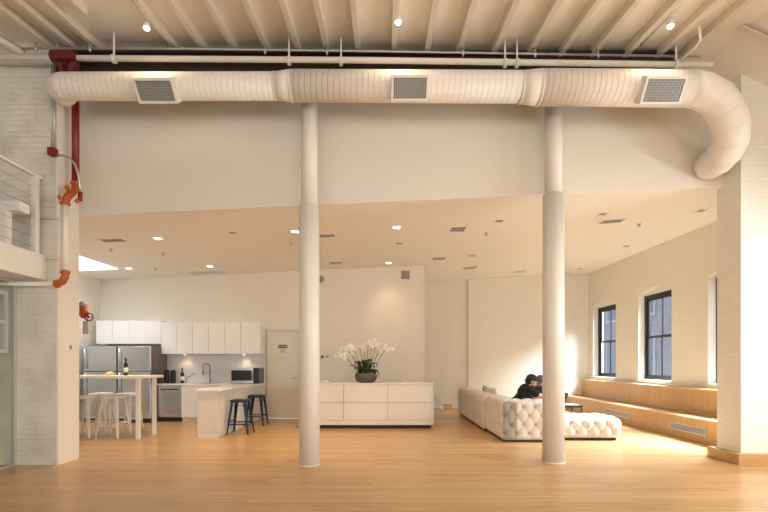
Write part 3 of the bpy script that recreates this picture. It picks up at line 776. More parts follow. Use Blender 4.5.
# countertop items
def canister(px, w, label, hpx):
    x = at(px, 0, 10.75).x; h = hpx
    t = thing('coffee_canister', label, 'canister', (x, 10.75, CZ), 'black canisters on the counter')
    b = MB(); b.lathe([(w, 0), (w*1.02, .02), (w, h*.8), (w*.9, h*.86)], (x, 10.75, CZ), 20); b.build('jar', M['black'], t)
    b = MB(); b.lathe([(w*.95, h*.86), (w*.95, h*.95), (w*.3, h*.96), (w*.25, h)], (x, 10.75, CZ), 20); b.build('lid', M['blackm'], t)
canister(167, .062, 'black canister nearest the fridge on the counter', .33)
canister(173.3, .060, 'black canister second from the fridge on the counter', .32)
def bottle(name, c, s, label, cat='bottle', lw=True):
    t = thing(name, label, cat, c)
    b = MB(); b.lathe([(.034*s, 0), (.037*s, .006*s), (.037*s, .185*s), (.030*s, .215*s), (.014*s, .245*s), (.013*s, .30*s), (.015*s, .302*s), (.015*s, .318*s)], c, 20); b.build('glass', M['bottle'], t)
    b = MB(); b.lathe([(.0375*s, .06*s), (.0378*s, .061*s), (.0378*s, .145*s), (.0375*s, .146*s)], c, 20); b.build('paper_label', M['label'], t)
    b = MB(); b.lathe([(.0155*s, .27*s), (.0165*s, .272*s), (.0165*s, .322*s), (.01*s, .324*s)], c, 16); b.build('foil', M['blackm'], t)
bottle('oil_bottle', Vector((at(182.3, 0, 10.72).x, 10.72, CZ)), 1.12, 'dark bottle with white label on the counter left of the tap')
# microwave
mx0, mx1 = at(229.5, 0, 10.55).x, at(259, 0, 10.55).x; mz0, mz1 = CZ+.012, at(0, 368, 10.55).z
t = thing('microwave', 'stainless microwave with black window on the counter end', 'microwave', ((mx0+mx1)/2, 10.75, CZ))
bx('body', M['steeld'], mx0, mx1, 10.57, 10.98, mz0, mz1, t, .004)
d = bx('door', M['steel'], mx0, mx0+(mx1-mx0)*.80, 10.55, 10.57, mz0, mz1, t, .003)
bx('window', M['black'], mx0+.045, mx0+(mx1-mx0)*.76, 10.546, 10.549, mz0+.055, mz1-.055, d)
bx('control_panel', M['black'], mx0+(mx1-mx0)*.805, mx1, 10.55, 10.57, mz0, mz1, t, .003)
b = MB(); hx = mx0+(mx1-mx0)*.775; b.cyl((hx, 10.52, mz0+.05), (hx, 10.52, mz1-.05), .009, seg=8); b.cyl((hx, 10.55, mz0+.06), (hx, 10.52, mz0+.06), .006, seg=8); b.cyl((hx, 10.55, mz1-.06), (hx, 10.52, mz1-.06), .006, seg=8); b.build('handle', M['steel'], d)
b = MB()
for ax in (mx0+.04, mx1-.04):
    for ay in (10.6, 10.95): b.cyl((ax, ay, CZ), (ax, ay, mz0), .012, seg=8)
b.build('feet', M['blackm'], t)
# under-cabinet lights
for px in (185, 244):
    c = Vector((at(px, 0, 10.9).x, 10.9, 1.578))
    t = thing('under_cabinet_light', 'small puck light under the wall cabinets %s' % ('near the fridges' if px < 200 else 'over the microwave'), 'light', c, 'under-cabinet lights')
    b = MB(); b.cyl((c.x, c.y, 1.578), (c.x, c.y, 1.566), .035, seg=16); b.build('housing', M['steel'], t)
    b = MB(); b.cyl((c.x, c.y, 1.566), (c.x, c.y, 1.563), .026, seg=16); b.build('lens', M['lamp'], t)
    lamp('puck_lamp', 'SPOT', (c.x, c.y, 1.55), 3.5, (1, .72, .45), t, spot_size=2.2, spot_blend=.8, shadow_soft_size=.02)

# door in the back wall
b = MB(); j = .06
b.box(DX0-j, DX0, YW-.02, YW+.1, 0, DZ+j); b.box(DX1, DX1+j, YW-.02, YW+.1, 0, DZ+j); b.box(DX0, DX1, YW-.02, YW+.1, DZ, DZ+j)
d1 = st(b.build('door_1', M['doorp'], origin=((DX0+DX1)/2, YW, 0)))
lf = bx('door_leaf', M['doorp'], DX0+.004, DX1-.004, YW+.02, YW+.06, .008, DZ-.004, d1, .002)
b = MB(); hx = DX1-.07; b.cyl((hx, YW+.02, 1.0), (hx, YW-.03, 1.0), .02, seg=12); b.tube([(hx, YW-.03, 1.0), (hx-.11, YW-.035, 1.0)], .009, 8); b.build('door_handle', M['chrome'], lf)
# sign on the door
s0, s1 = at(278, 353.3, YW+.02), at(287.7, 344.6, YW+.02)
t = thing('warning_sign', 'small white sign with black banner and red text on the cream door', 'sign', ((s0.x+s1.x)/2, YW+.018, s0.z))
bx('plate', M['signw'], s0.x, s1.x, YW+.0165, YW+.0195, s0.z, s1.z, t)
zm = s0.z + (s1.z-s0.z)*.60
bx('banner', M['signk'], s0.x+.006, s1.x-.006, YW+.0145, YW+.0160, zm, s1.z-.006, t)
def text(body, size, loc, m, parent, ext=.0006):
    cu = bpy.data.curves.new('lettering', 'FONT'); cu.body = body; cu.size = size; cu.align_x = 'CENTER'; cu.align_y = 'CENTER'; cu.extrude = ext
    o = bpy.data.objects.new('lettering', cu); C.objects.link(o); cu.materials.append(m)
    bpy.context.view_layer.update()
    dg = bpy.context.evaluated_depsgraph_get(); me = bpy.data.meshes.new_from_object(o.evaluated_get(dg))
    bpy.data.objects.remove(o)
    o = bpy.data.objects.new('lettering', me); C.objects.link(o); o.rotation_euler = (PI/2, 0, 0); o.parent = parent
    o.location = Vector(loc) - ORG[parent.name]
    return o
xc = (s0.x+s1.x)/2
text('DANGER', .058, (xc, YW+.0135, (zm+s1.z-.006)/2), M['signw'], t)
text('KEEP', .055, (xc, YW+.0155, s0.z+.085), M['signr'], t)
text('OUT', .055, (xc, YW+.0155, s0.z+.035), M['signr'], t)
# doorstop
b = MB(); c = at(297.5, 428, 9.45); c.z = 0; b.lathe([(.03, 0), (.03, .03), (.02, .045), (.008, .05)], c, 14)
tag(b.build('door_stop', M['chrome']), 'small dark floor door stop left of the left column', 'door stop')

# wall fittings on back wall
c = at(405.3, 275, YW)
t = thing('wall_vent', 'small dark square air vent high on the wall above the credenza', 'vent', c)
b = MB(); w = .105
b.box(c.x-w-.03, c.x+w+.03, YW-.012, YW-.0, c.z+w, c.z+w+.03); b.box(c.x-w-.03, c.x+w+.03, YW-.012, YW, c.z-w-.03, c.z-w); b.box(c.x-w-.03, c.x-w, YW-.012, YW, c.z-w, c.z+w); b.box(c.x+w, c.x+w+.03, YW-.012, YW, c.z-w, c.z+w)
b.build('frame', M['wall'], t)
bx('backing', M['dvent'], c.x-w, c.x+w, YW-.004, YW-.001, c.z-w, c.z+w, t)
b = MB()
for k in range(7): z = c.z-w+.015+k*.03; b.box(c.x-w, c.x+w, YW-.010, YW-.004, z-.004, z+.006)
b.build('louvre', M['grille'], t)
c = at(321, 279.5, YW)
t = thing('round_wall_speaker', 'round grey wall fitting high beside the left column', 'speaker', c)
b = MB(); b.cyl((c.x, YW, c.z), (c.x, YW-.05, c.z), .12, seg=24); b.build('ring', M['wall'], t)
b = MB(); b.cyl((c.x, YW-.05, c.z), (c.x, YW-.056, c.z), .085, seg=24); b.build('grille', M['grille'], t)
c = at(321.5, 356.8, YW)
t = thing('wall_keypad', 'small dark keypad and switch on the wall right of the left column', 'switch', c)
bx('keypad', M['blackm'], c.x-.01, c.x+.05, YW-.02, YW-.001, c.z-.03, c.z+.03, t, .003)
bx('switch', M['grille'], c.x+.10, c.x+.17, YW-.015, YW-.001, c.z-.018, c.z+.018, t, .003)

# ================================================================== BAR TABLE + STOOLS
t = thing('bar_table', 'tall narrow white bar table with square legs in front of the fridges', 'table', (-5.25, 8.3, 0))
tx1 = at(158.5, 0, 8.45).x
bx('tabletop', M['tablew'], -6.35, tx1, 7.95, 8.65, 1.085, 1.13, t, .004)
lx = at(138, 0, 8.02).x
for (x, y) in ((lx, 8.03), (lx+.02, 8.55), (-6.25, 8.03), (-6.25, 8.55)):
    bx('leg', M['tablew'], x-.036, x+.030, y-.025, y+.030, 0, 1.085, t, .003)
# wine bottle and small bowl
bottle('wine_bottle', Vector((at(125.8, 0, 8.3).x, 8.3, 1.13)), 1.0, 'dark wine bottle with cream label standing on the white bar table', 'wine bottle')
c = Vector((at(110, 0, 8.3).x, 8.3, 1.13))
t = thing('crumpled_cloth', 'small pale yellow crumpled cloth lying on the bar table', 'cloth', c)
b = MB()
for k in range(9):
    b.ball(c + Vector((random.uniform(-.045, .045), random.uniform(-.03, .03), .02 + random.uniform(0, .03))), (.036, .03, .026), Matrix.Rotation(random.uniform(0, 3), 3, 'Y'), 10, 6)
b.build('folds', mat('pale_yellow_cloth', (.80, .70, .38), .8, noise=.1, scale=30), t)

def make_stool(h, m, name, label, cat, loc, group):
    t = thing(name, label, cat, loc, group)
    L = Vector(loc); s = .15; q = .205
    b = MB()
    # seat pan: rounded square with turned-down rim
    v = b.box(L.x-s, L.x+s, L.y-s, L.y+s, h-.018, h)
    b.build('seat', m, t, bevel=.008)
    b = MB()
    for (x0, x1, y0, y1) in ((-s, s, -s-.004, -s+.002), (-s, s, s-.002, s+.004), (-s-.004, -s+.002, -s, s), (s-.002, s+.004, -s, s)):
        b.box(L.x+x0, L.x+x1, L.y+y0, L.y+y1, h-.055, h-.006)
    b.build('seat_rim', m, t)
    for sx in (-1, 1):
        for sy in (-1, 1):
            b = MB()
            tp = Vector((L.x+sx*(s-.012), L.y+sy*(s-.012), h-.02)); bt_ = Vector((L.x+sx*q, L.y+sy*q, .012))
            # angle-section leg: two tapered flanges
            for (ax, ay) in ((1, 0), (0, 1)):
                w0, w1, th = .055, .022, .004
                dx = Vector((-sx*ax, -sy*ay, 0)); n = Vector((ay*sx*1., ax*sy*1., 0))*th
                b.prism([tp, tp + dx*w0, bt_ + dx*w1, bt_], n)
            l = b.build('leg', m, t)
            b = MB(); b.box(bt_.x-.014, bt_.x+.014, bt_.y-.014, bt_.y+.014, 0, .014); b.build('foot_cap', M['blackm'] if m is M['navy'] else M['pipeg'], l)
    def k_at(z): f = 1 - z/h; return (s-.012) + (q-s+.012)*f
    for zz in (h*.30, h*.36):
        kk = k_at(zz)
        for sy in (-1, 1):
            if zz < h*.33: bx('foot_rail', m, L.x-kk, L.x+kk, L.y+sy*kk-.003, L.y+sy*kk+.003, zz-.012, zz+.012, t)
            else: bx('foot_rail', m, L.x+sy*kk-.003, L.x+sy*kk+.003, L.y-kk, L.y+kk, zz-.012, zz+.012, t)
    b = MB()
    kk = k_at(h*.82)
    b.box(L.x-kk, L.x+kk, L.y-.012, L.y+.012, h*.82-.003, h*.82+.003, Matrix.Rotation(PI/4, 3, 'Z')); b.box(L.x-kk, L.x+kk, L.y-.012, L.y+.012, h*.82-.003, h*.82+.003, Matrix.Rotation(-PI/4, 3, 'Z'))
    b.build('cross_brace', m, t)
    return t
x0 = at(114.5, 0, 8.25).x
ws = make_stool(.765, M['whitem'], 'bar_stool', 'white metal bar stool at the near side of the bar table, wine bottle above it', 'stool', (x0, 8.22, 0), 'white metal bar stools')
dup(ws, (at(85.5, 0, 8.25).x, 8.25, 0), 'white metal bar stool half hidden by the left brick pier', .0)
dup(ws, (at(100, 0, 8.95).x, 8.98, 0), 'white metal bar stool at the far side of the table, second from left', .1)
dup(ws, (at(127, 0, 8.9).x, 8.92, 0), 'white metal bar stool at the far side nearest the table leg', -.1)
ns = make_stool(.66, M['navy'], 'counter_stool', 'navy blue metal counter stool nearer the viewer beside the peninsula', 'stool', (at(241, 0, 8.72).x, 8.70, 0), 'navy metal counter stools')
dup(ns, (-2.825, 9.92, 0), 'navy blue metal counter stool farther back by the cream door', 0)

# ================================================================== CREDENZA + ORCHID
CX0, CX1, CY0, CY1 = (299.5-VX)*9.3/F, (433.5-VX)*9.3/F, 9.3, 9.95
ct, cb_ = at(0, 383, CY0).z, at(0, 425, CY0).z
t = thing('credenza', 'long low white credenza with six flat drawer fronts on a dark recessed plinth', 'credenza', ((CX0+CX1)/2, 9.6, 0))
bx('body', M['lamt'], CX0, CX1, CY0+.02, CY1, cb_, ct-.03, t)
bx('top', M['lamt'], CX0-.005, CX1+.005, CY0-.008, CY1, ct-.03, ct, t, .003)
bx('bottom_rail', M['lamt'], CX0, CX1, CY0, CY0+.02, cb_, cb_+.095, t)
bw = (CX1-.03-CX0)/3; zr0 = cb_+.10; zr1 = ct-.035; zmid = (zr0+zr1)/2
bx('end_panel', M['lamt'], CX1-.028, CX1, CY0, CY0+.02, zr0-.004, zr1+.004, t)
for i in range(3):
    for (z0, z1) in ((zr0, zmid-.007), (zmid+.007, zr1)):
        bx('drawer_front', M['lamt'], CX0+i*bw+.007, CX0+(i+1)*bw-.007, CY0-.002, CY0+.018, z0, z1, t, .0015)
bx('plinth', M['blackm'], CX0+.05, CX1-.05, CY0+.10, CY1-.05, .0, cb_, t)
c = Vector((at(366, 0, 9.6).x, 9.6, ct))
t = thing('orchid_bowl', 'white orchids with dark leaves in a mottled grey bowl on the credenza', 'potted plant', c)
b = MB(); b.lathe([(.12, 0), (.19, .02), (.235, .09), (.24, .15), (.215, .20), (.20, .20), (.21, .14), (.1, .12)], c, 28); b.build('bowl', M['bowl'], t)
b = MB(); b.lathe([(.205, .165), (.15, .19), (.05, .20)], c, 20); b.build('moss', M['soil'], t)
def leafblade(b, base, d, L, w, droop, rise=0.):
    n = 8; side = Vector((-d.y, d.x, 0)).normalized(); pts = []
    for i in range(n+1):
        t_ = i/n; p = base + d*L*(.85-.25*rise)*t_ + Vector((0, 0, L*((.55+.5*rise)*math.sin(PI*t_*.8) - droop*t_*t_)))
        ww = w*math.sin(PI*min(1, .08+t_*.92))**.6 if t_ < 1 else .002
        pts.append((p - side*ww + Vector((0, 0, .012)), p, p + side*ww + Vector((0, 0, .012))))
    vs = [[b.bm.verts.new(q) for q in tr] + [b.bm.verts.new(q - Vector((0, 0, .004))) for q in tr] for tr in pts]
    for i in range(n):
        A, B = vs[i], vs[i+1]
        for (k, l) in ((0, 1), (1, 2)):
            b.bm.faces.new((A[k], A[l], B[l], B[k])); b.bm.faces.new((A[k+3], B[k+3], B[l+3], A[l+3]))
        b.bm.faces.new((A[0], B[0], B[3], A[3])); b.bm.faces.new((A[2], A[5], B[5], B[2]))
for k in range(26):
    a = 2*PI*k/26 + random.uniform(-.15, .15); d = Vector((math.cos(a), math.sin(a), 0))
    b = MB(); leafblade(b, c + d*random.uniform(.03, .15) + Vector((0, 0, .18)), d, random.uniform(.13, .27), random.uniform(.038, .058), random.uniform(-.5, .7), k % 2)
    b.build('leaf', M['leaf'], t, smooth=True)
tips = [(336, 355, -.05), (341, 349, .05), (349, 347, -.1), (357, 345.5, .1), (363, 346, 0), (369, 342, .1), (375, 341, -.1), (380, 344, .08), (386, 346.5, -.05), (392, 348, .1), (345, 352, .15), (384, 352, .12)]
for k, (px, py, dy) in enumerate(tips):
    T = at(px, py, 9.6) + Vector((0, dy, 0)); B0 = c + Vector(((T.x-c.x)*.30, dy*.5, .2))
    H = Vector((c.x + (T.x-c.x)*.62, 9.6+dy*.8, T.z + .04 + .03*(k % 3)))
    pts = []
    for i in range(15):
        s_ = i/14; pts.append(B0*(1-s_)**2 + H*2*s_*(1-s_) + T*s_*s_)
    b = MB(); b.tube(pts, .0055, 6); sp = b.build('flower_stem', M['stem'], t, smooth=True)
    for i in range(5 if k % 2 else 6):
        s_ = 1 - i*.085
        p = B0*(1-s_)**2 + H*2*s_*(1-s_) + T*s_*s_ + Vector((random.uniform(-.02, .02), random.uniform(-.03, .03), random.uniform(-.03, .015)))
        b = MB(); R0 = Matrix.Rotation(random.uniform(-.5, .5), 3, 'Z') @ Matrix.Rotation(PI/2 + random.uniform(-.5, .5), 3, 'X')
        for q in range(5):
            a = 2*PI*q/5 + .3; off = R0 @ Vector((math.cos(a)*.027, math.sin(a)*.027, 0))
            b.ball(p + off, (.027, .019, .005), R0 @ Matrix.Rotation(a, 3, 'Z'), 8, 5)
        b.ball(p + R0 @ Vector((0, 0, .006)), .007, None, 8, 5)
        b.build('flower', M['petal'], sp)
def dish(px, label, s=1.):
    c = Vector((at(px, 0, 9.62).x, 9.62, ct))
    t = thing('candle_dish', label, 'candle holder', c, 'small candle holders on the credenza')
    b = MB(); b.lathe([(.05*s, 0), (.062*s, .015), (.064*s, .03), (.055*s, .03), (.05*s, .012)], c, 18); b.build('dish', M['plastw'], t)
    b = MB(); b.lathe([(.03*s, .012), (.03*s, .045*s), (.005, .047*s)], c, 14); b.build('candle', M['petal'], t)
dish(326, 'small white candle dish on the credenza beside the left column', 1.0)
dish(404.5, 'small white candle dish on the right half of the credenza', .7)
# wall socket device and things on the floor beyond the credenza
c = at(438.5, 398, YB+.12)
t = thing('plug_in_device', 'white plug-in adapter with cord low on the far brick wall', 'adapter', c)
b = MB(); b.box(c.x-.075, c.x+.07, YB+.07, YB+.138, c.z-.05, c.z+.08); b.build('body', M['plastw'], t, bevel=.006)
b = MB(); b.tube([(c.x-.01, YB+.10, c.z-.05), (c.x-.01, YB+.11, c.z-.2), (c.x-.03, YB+.10, .03), (c.x-.1, YB-.0, .012), (c.x+.1, YB-.1, .012)], .006, 6); b.build('cord', M['whitem'], t)
c = at(441.5, 0, 13.35); b = MB(); b.box(c.x-.05, c.x+.05, 13.3, 13.4, 0, .09); tag(b.build('power_adapter', M['plastw'], bevel=.01), 'white power block on the floor near the sofa end', 'power adapter')
st(bx('baseboard_far', M['oakb'], 1.72, 2.0, YB+.06, YB+.138, 0, .14, None, .003))

# ================================================================== SOFA
def tuft(s, t_, a=.21, bb=.30):
    p = s/a + t_/bb; q = s/a - t_/bb
    k = abs(math.sin(PI*p)*math.sin(PI*q))
    rp, rq = p-round(p), q-round(q)
    return .030*k**.45 - .055*math.exp(-(rp*rp+rq*rq)/.012) 
def tuftbox(name, parent, x0, x1, y0, y1, z0, z1, r=.06, step=.02, mtl=None, b=None):
    keep = b is not None; b = b or MB(); core = ((x0+r, x1-r), (y0+r, y1-r), (z0+r, z1-r)); cache = {}
    def vert(p):
        key = tuple(round(c_*2000) for c_ in p)
        if key in cache: return cache[key]
        q = Vector([min(max(p[i], core[i][0]), core[i][1]) for i in range(3)])
        n = p - q
        n = n.normalized() if n.length > 1e-9 else Vector((0, 0, 1))
        s_ = p.x + p.y if abs(n.z) < .75 else p.x
        tt = p.z if abs(n.z) < .75 else p.y
        fade = min(1, max(0, (p.z-z0)/.05))
        d = tuft(s_, tt) * fade
        v = b.bm.verts.new(q + n*(r + d)); cache[key] = v; return v
    def grid(o, u, v):
        nu, nv = max(1, round(u.length/step)), max(1, round(v.length/step))
        g = [[vert(o + u*i/nu + v*j/nv) for j in range(nv+1)] for i in range(nu+1)]
        for i in range(nu):
            for j in range(nv):
                try: f = b.bm.faces.new((g[i][j], g[i+1][j], g[i+1][j+1], g[i][j+1])); f.smooth = True
                except ValueError: pass
    X, Y, Z = Vector((x1-x0, 0, 0)), Vector((0, y1-y0, 0)), Vector((0, 0, z1-z0)); O = Vector((x0, y0, z0))
    grid(O, Y, Z); grid(O+X, Y, Z); grid(O, X, Z); grid(O+Y, X, Z); grid(O+Z, X, Y); grid(O, X, Y)
    return b if parent is None else b.build(name, mtl or M['linen'], parent)
SF = thing('sectional_sofa', 'large cream button-tufted sectional sofa, its long back toward the kitchen side', 'sofa', (2.5, 9.5, 0))
SX, SYF = 2.02, 7.72
ys = 8.99
tuftbox('backrest', SF, SX-.06, SX+.26, ys+.005, 11.95, .025, .70)
b = tuftbox('corner_back', None, SX, SX+.30, SYF, ys-.005, .025, .705)
tuftbox('corner_back', SF, SX, 3.0, SYF, SYF+.30, .025, .705, b=b)
bx('seat_cushion', M['linen'], SX+.27, 2.86, SYF+.31, ys, .08, .42, SF, .04)
bx('seat_cushion', M['linen'], SX+.27, 2.86, ys+.01, 11.9, .08, .42, SF, .04)
b = MB(); b.box(SX-.02, 2.80, ys, 11.9, 0, .05); b.box(SX+.03, 2.8, SYF+.04, ys, 0, .05); b.box(2.8, 2.98, SYF+.04, SYF+.27, 0, .05); b.build('base', M['blackm'], SF)
OT = thing('tufted_ottoman', 'low cream button-tufted ottoman at the right end of the sofa', 'ottoman', (3.6, 8.2, 0))
tuftbox('cushion', OT, 3.09, 4.14, 7.88, 8.68, .03, .385, r=.09)
bx('base', M['blackm'], 3.14, 4.08, 7.94, 8.62, 0, .08, OT)
def buttons(parent, x0, x1, y0, y1, z0, z1, faces, top=False):
    a, bb = .21, .30
    def put(p, n):
        b = MB(); q = Vector(p) - Vector(n)*.022
        b.ball(q, (.006 if n[0] else .013, .006 if n[1] else .013, .006 if n[2] else .013), None, 10, 6)
        b.build('button', M['button'], parent)
    for pp in range(0, 260):
        for dq in range(-8, 260):
            s_ = a*(pp + dq)/2; t_ = bb*(pp - dq)/2
            if z0+.05 < t_ < z1-.03:
                if 'x' in faces and y0+.03 < s_-x0 < y1-.03: put((x0, s_-x0, t_), (-1, 0, 0))
                if 'y' in faces and x0+.03 < s_-y0 < x1-.03: put((s_-y0, y0, t_), (0, -1, 0))
buttons(SF, SX-.06, SX+.26, ys+.005, 11.95, .025, .70, 'x')
buttons(SF, SX, 2.74, SYF, ys-.005, .025, .705, 'xy')
buttons(OT, 3.09, 4.14, 7.88, 8.68, .03, .385, 'y')
def pillow(loc, rot, name, m, label):
    b = MB(); n = 14; g = {}
    for sgn in (-1, 1):
        for i in range(n+1):
            for j in range(n+1):
                u, v = i/n*2-1, j/n*2-1
                e = (1-u**4)*(1-v**4); z = sgn*.075*max(0, e)**.6
                k = 1 - .07*(1-abs(u)**2)*(abs(v)**3) ; l = 1 - .07*(1-abs(v)**2)*(abs(u)**3)
                if e <= 1e-9 and sgn == 1: g[(1, i, j)] = g[(-1, i, j)]; continue
                g[(sgn, i, j)] = b.bm.verts.new((u*.23*l, z, v*.23*k))
        for i in range(n):
            for j in range(n):
                b.bm.faces.new([g[(sgn, i, j)], g[(sgn, i+1, j)], g[(sgn, i+1, j+1)], g[(sgn, i, j+1)]])
    bmesh.ops.transform(b.bm, matrix=Matrix.Translation(loc) @ rot, verts=b.bm.verts)
    tag(b.build(name, m, smooth=True), label, 'cushion', 'throw cushions on the sofa')
pillow((2.47, 10.9, .60), Matrix.Rotation(PI/2-.1, 4, 'Z') @ Matrix.Rotation(-.25, 4, 'X'), 'throw_cushion', M['greyf'], 'grey throw cushion leaning on the far half of the long sofa back')
pillow((2.47, 10.2, .585), Matrix.Rotation(PI/2+.1, 4, 'Z') @ Matrix.Rotation(-.25, 4, 'X'), 'throw_cushion', M['linen'], 'cream throw cushion leaning on the sofa back, nearer than the grey one')

# side table and laptop
t = thing('side_table', 'small black-framed side table with pale top behind the ottoman', 'table', (3.55, 9.2, 0))
zt_ = at(0, 405.3, 9.0).z; ax0, ax1, ay0, ay1 = 3.15, at(582.5, 0, 9.0).x, 9.0, 9.5
bx('tabletop', M['lam'], ax0+.02, ax1-.02, ay0+.02, ay1-.02, zt_-.012, zt_, t)
b = MB(); r = .02
b.box(ax0, ax1, ay0, ay0+r, zt_-.045, zt_-.002); b.box(ax0, ax1, ay1-r, ay1, zt_-.045, zt_-.002); b.box(ax0, ax0+r, ay0+r, ay1-r, zt_-.045, zt_-.002); b.box(ax1-r, ax1, ay0+r, ay1-r, zt_-.045, zt_-.002); b.build('frame', M['black'], t)
for x in (ax0, ax1-r):
    for y in (ay0, ay1-r): bx('leg', M['black'], x, x+r, y, y+r, 0, zt_-.045, t)
t = thing('laptop', 'open dark grey laptop on the side table beside the right column', 'laptop', (3.5, 9.25, zt_))
bx('keyboard_base', M['screen'], 3.33, 3.62, 9.06, 9.42, zt_, zt_+.018, t, .004)
b = MB(); b.box(3.615, 3.627, 9.06, 9.42, zt_+.012, zt_+.25, Matrix.Rotation(.30, 3, 'Y'), (3.62, 9.2, zt_+.012)); b.build('screen', M['screen'], t, bevel=.003)

# ================================================================== PEOPLE
def remesh(b, name, m, parent, vox, sm=4):
    o = b.build(name, m, parent)
    r = o.modifiers.new('r', 'REMESH'); r.mode = 'VOXEL'; r.voxel_size = vox; r.use_smooth_shade = True
    s_ = o.modifiers.new('s', 'SMOOTH'); s_.factor = .5; s_.iterations = sm
    dg = bpy.context.evaluated_depsgraph_get(); bpy.context.view_layer.update()
    me = bpy.data.meshes.new_from_object(o.evaluated_get(dg)); o.modifiers.clear(); o.data = me
    for p in me.polygons: p.use_smooth = True
    return o
def limb(b, pts, rs, seg=16):
    for i in range(len(pts)-1):
        b.tube([pts[i], pts[i+1]], [rs[i], rs[i+1]], seg)
    for p, r in zip(pts, rs): b.ball(p, r, None, seg, 10)
def frame(f, u):
    f = Vector(f).normalized(); u = Vector(u); l = u.cross(f).normalized(); u = f.cross(l).normalized()
    return Matrix((f, l, u)).transposed()       # columns: forward, left, up
def hand(b, w, d, n, th, s=1.):
    """w wrist, d direction, n back-of-hand normal, th thumb side"""
    d = d.normalized(); n = n.normalized(); th = th.normalized()
    R = Matrix((d, th, n)).transposed()
    b.ball(w + d*.045*s, (.05*s, .040*s, .016*s), R, 14, 8)
    for k, (o, L) in enumerate(((.030, .072), (.011, .080), (-.009, .075), (-.028, .058))):
        p = w + d*.078*s + th*o*s; q = p + (d*.8 - n*.35).normalized()*L*.45*s; e = q + (d*.5 - n*.8).normalized()*L*.5*s
        limb(b, [p, q, e], [.0095*s, .0085*s, .0075*s], 8)
    p = w + d*.02*s + th*.032*s; q = p + (d*.6 + th*.7).normalized()*.035*s; e = q + (d*.9 + th*.1 - n*.3).normalized()*.03*s
    limb(b, [p, q, e], [.013*s, .011*s, .009*s], 8)
def person(label, J, head_f, head_u, shirt, cap, cap_back, sleeves, loc):
    t = thing('person', label, 'person', loc)
    V = {k: Vector(v) for k, v in J.items()}
    hc = V['head']; R = frame(head_f, head_u); Fv, Lv, Uv = R.col[0], R.col[1], R.col[2]
    def h(x, y, z): return hc + Fv*x + Lv*y + Uv*z
    b = MB()
    b.ball(h(-.012, 0, .025), (.098, .076, .098), R, 24, 16)     # cranium
    b.ball(h(.022, 0, -.035), (.068, .058, .085), R, 20, 14)     # face
    b.ball(h(.045, 0, -.085), (.038, .038, .030), R, 14, 10)     # chin
    b.ball(h(.080, 0, .020), (.018, .050, .012), R, 12, 8)       # brow
    b.tube([h(.085, 0, .012), h(.112, 0, -.028), h(.088, 0, -.040)], [.009, .016, .012], 10)   # nose
    b.ball(h(.084, 0, -.062), (.010, .024, .005), R, 10, 6); b.ball(h(.082, 0, -.072), (.010, .020, .005), R, 10, 6)  # lips
    for s_ in (-1, 1):
        b.ball(h(-.005, s_*.078, -.01), (.020, .009, .032), R, 12, 8)
        b.ball(h(.06, s_*.036, -.025), (.024, .022, .02), R, 10, 8)
    limb(b, [h(-.015, 0, -.06), V['neck'], V['neck']*.6 + V['chest']*.4], [.055, .058, .075])
    # torso
    sh = (V['shL'] - V['shR']).normalized()
    def oval(c, w, d_, hh, up):
        side = sh; upv = up.normalized(); fw = side.cross(upv).normalized()
        b_ = Matrix((fw, side, upv)).transposed(); return (c, (d_, w, hh), b_)
    up = V['chest'] - V['hip']
    tor = [oval(V['chest'], .175, .115, .17, up), oval((V['chest']+V['hip'])/2, .155, .115, .17, up), oval(V['hip'], .17, .13, .13, up)]
    for c_, r_, m_ in tor: b.ball(c_, r_, m_, 24, 14)
    limb(b, [V['shL'], V['chest'] + (V['shL']-V['chest'])*.4, V['shR']], [.058, .07, .058])
    for s_ in 'LR':
        limb(b, [V['sh'+s_], V['el'+s_], V['wr'+s_]], [.052, .042, .028])
        d_ = V['wr'+s_] - V['el'+s_]; d_.normalize()
        side = Vector((0, -1, 0)) if s_ == 'L' else Vector((0, 1, 0))
        n = Vector((0, 0, 1)); n = (n - d_*n.dot(d_)).normalized(); tth = n.cross(d_) * (1 if s_ == 'R' else -1)
        hand(b, V['wr'+s_], d_, n, tth)
        limb(b, [V['hj'+s_], V['kn'+s_], V['an'+s_]], [.088, .058, .040])
        limb(b, [V['an'+s_], V['an'+s_] + Vector((.14, 0, -.035))], [.04, .03])
    body = remesh(b, 'body', M['skin'], t, .0065, 3)
    # shirt
    b = MB()
    for c_, r_, m_ in tor: b.ball(c_, tuple(q + .014 for q in r_), m_, 24, 14)
    limb(b, [V['shL'], V['chest'] + (V['shL']-V['chest'])*.4, V['shR']], [.072, .085, .072])
    limb(b, [V['neck']*.55 + V['chest']*.45, V['chest']], [.085, .1])
    for s_ in 'LR':
        if sleeves == 'short':
            mid = V['sh'+s_].lerp(V['el'+s_], .72); limb(b, [V['sh'+s_], mid], [.070, .062])
        else:
            limb(b, [V['sh'+s_], V['el'+s_], V['el'+s_].lerp(V['wr'+s_], .9)], [.070, .055, .042])
    remesh(b, 'shirt', shirt, t, .009, 4)
    b = MB()
    b.ball(tor[2][0], tuple(q + .018 for q in tor[2][1]), tor[2][2], 24, 14)
    for s_ in 'LR': limb(b, [V['hj'+s_], V['kn'+s_], V['an'+s_] + Vector((0, 0, .02))], [.102, .072, .056])
    remesh(b, 'trousers', M['jean'], t, .011, 4)
    for s_ in 'LR':
        b = MB(); a = V['an'+s_]
        b.ball((a.x+.0, a.y, .05), (.055, .045, .05)); b.ball((a.x+.11, a.y, .038), (.10, .047, .038)); b.box(a.x-.05, a.x+.20, a.y-.042, a.y+.042, .0, .022)
        remesh(b, 'shoe', M['plastw'], t, .008, 2)
    # hair, beard, eyes
    b = MB(); b.ball(h(-.022, 0, .018), (.097, .081, .092), R, 24, 16); b.ball(h(-.04, 0, -.035), (.07, .066, .05), R, 16, 10)
    b.build('hair', M['hair'], t)
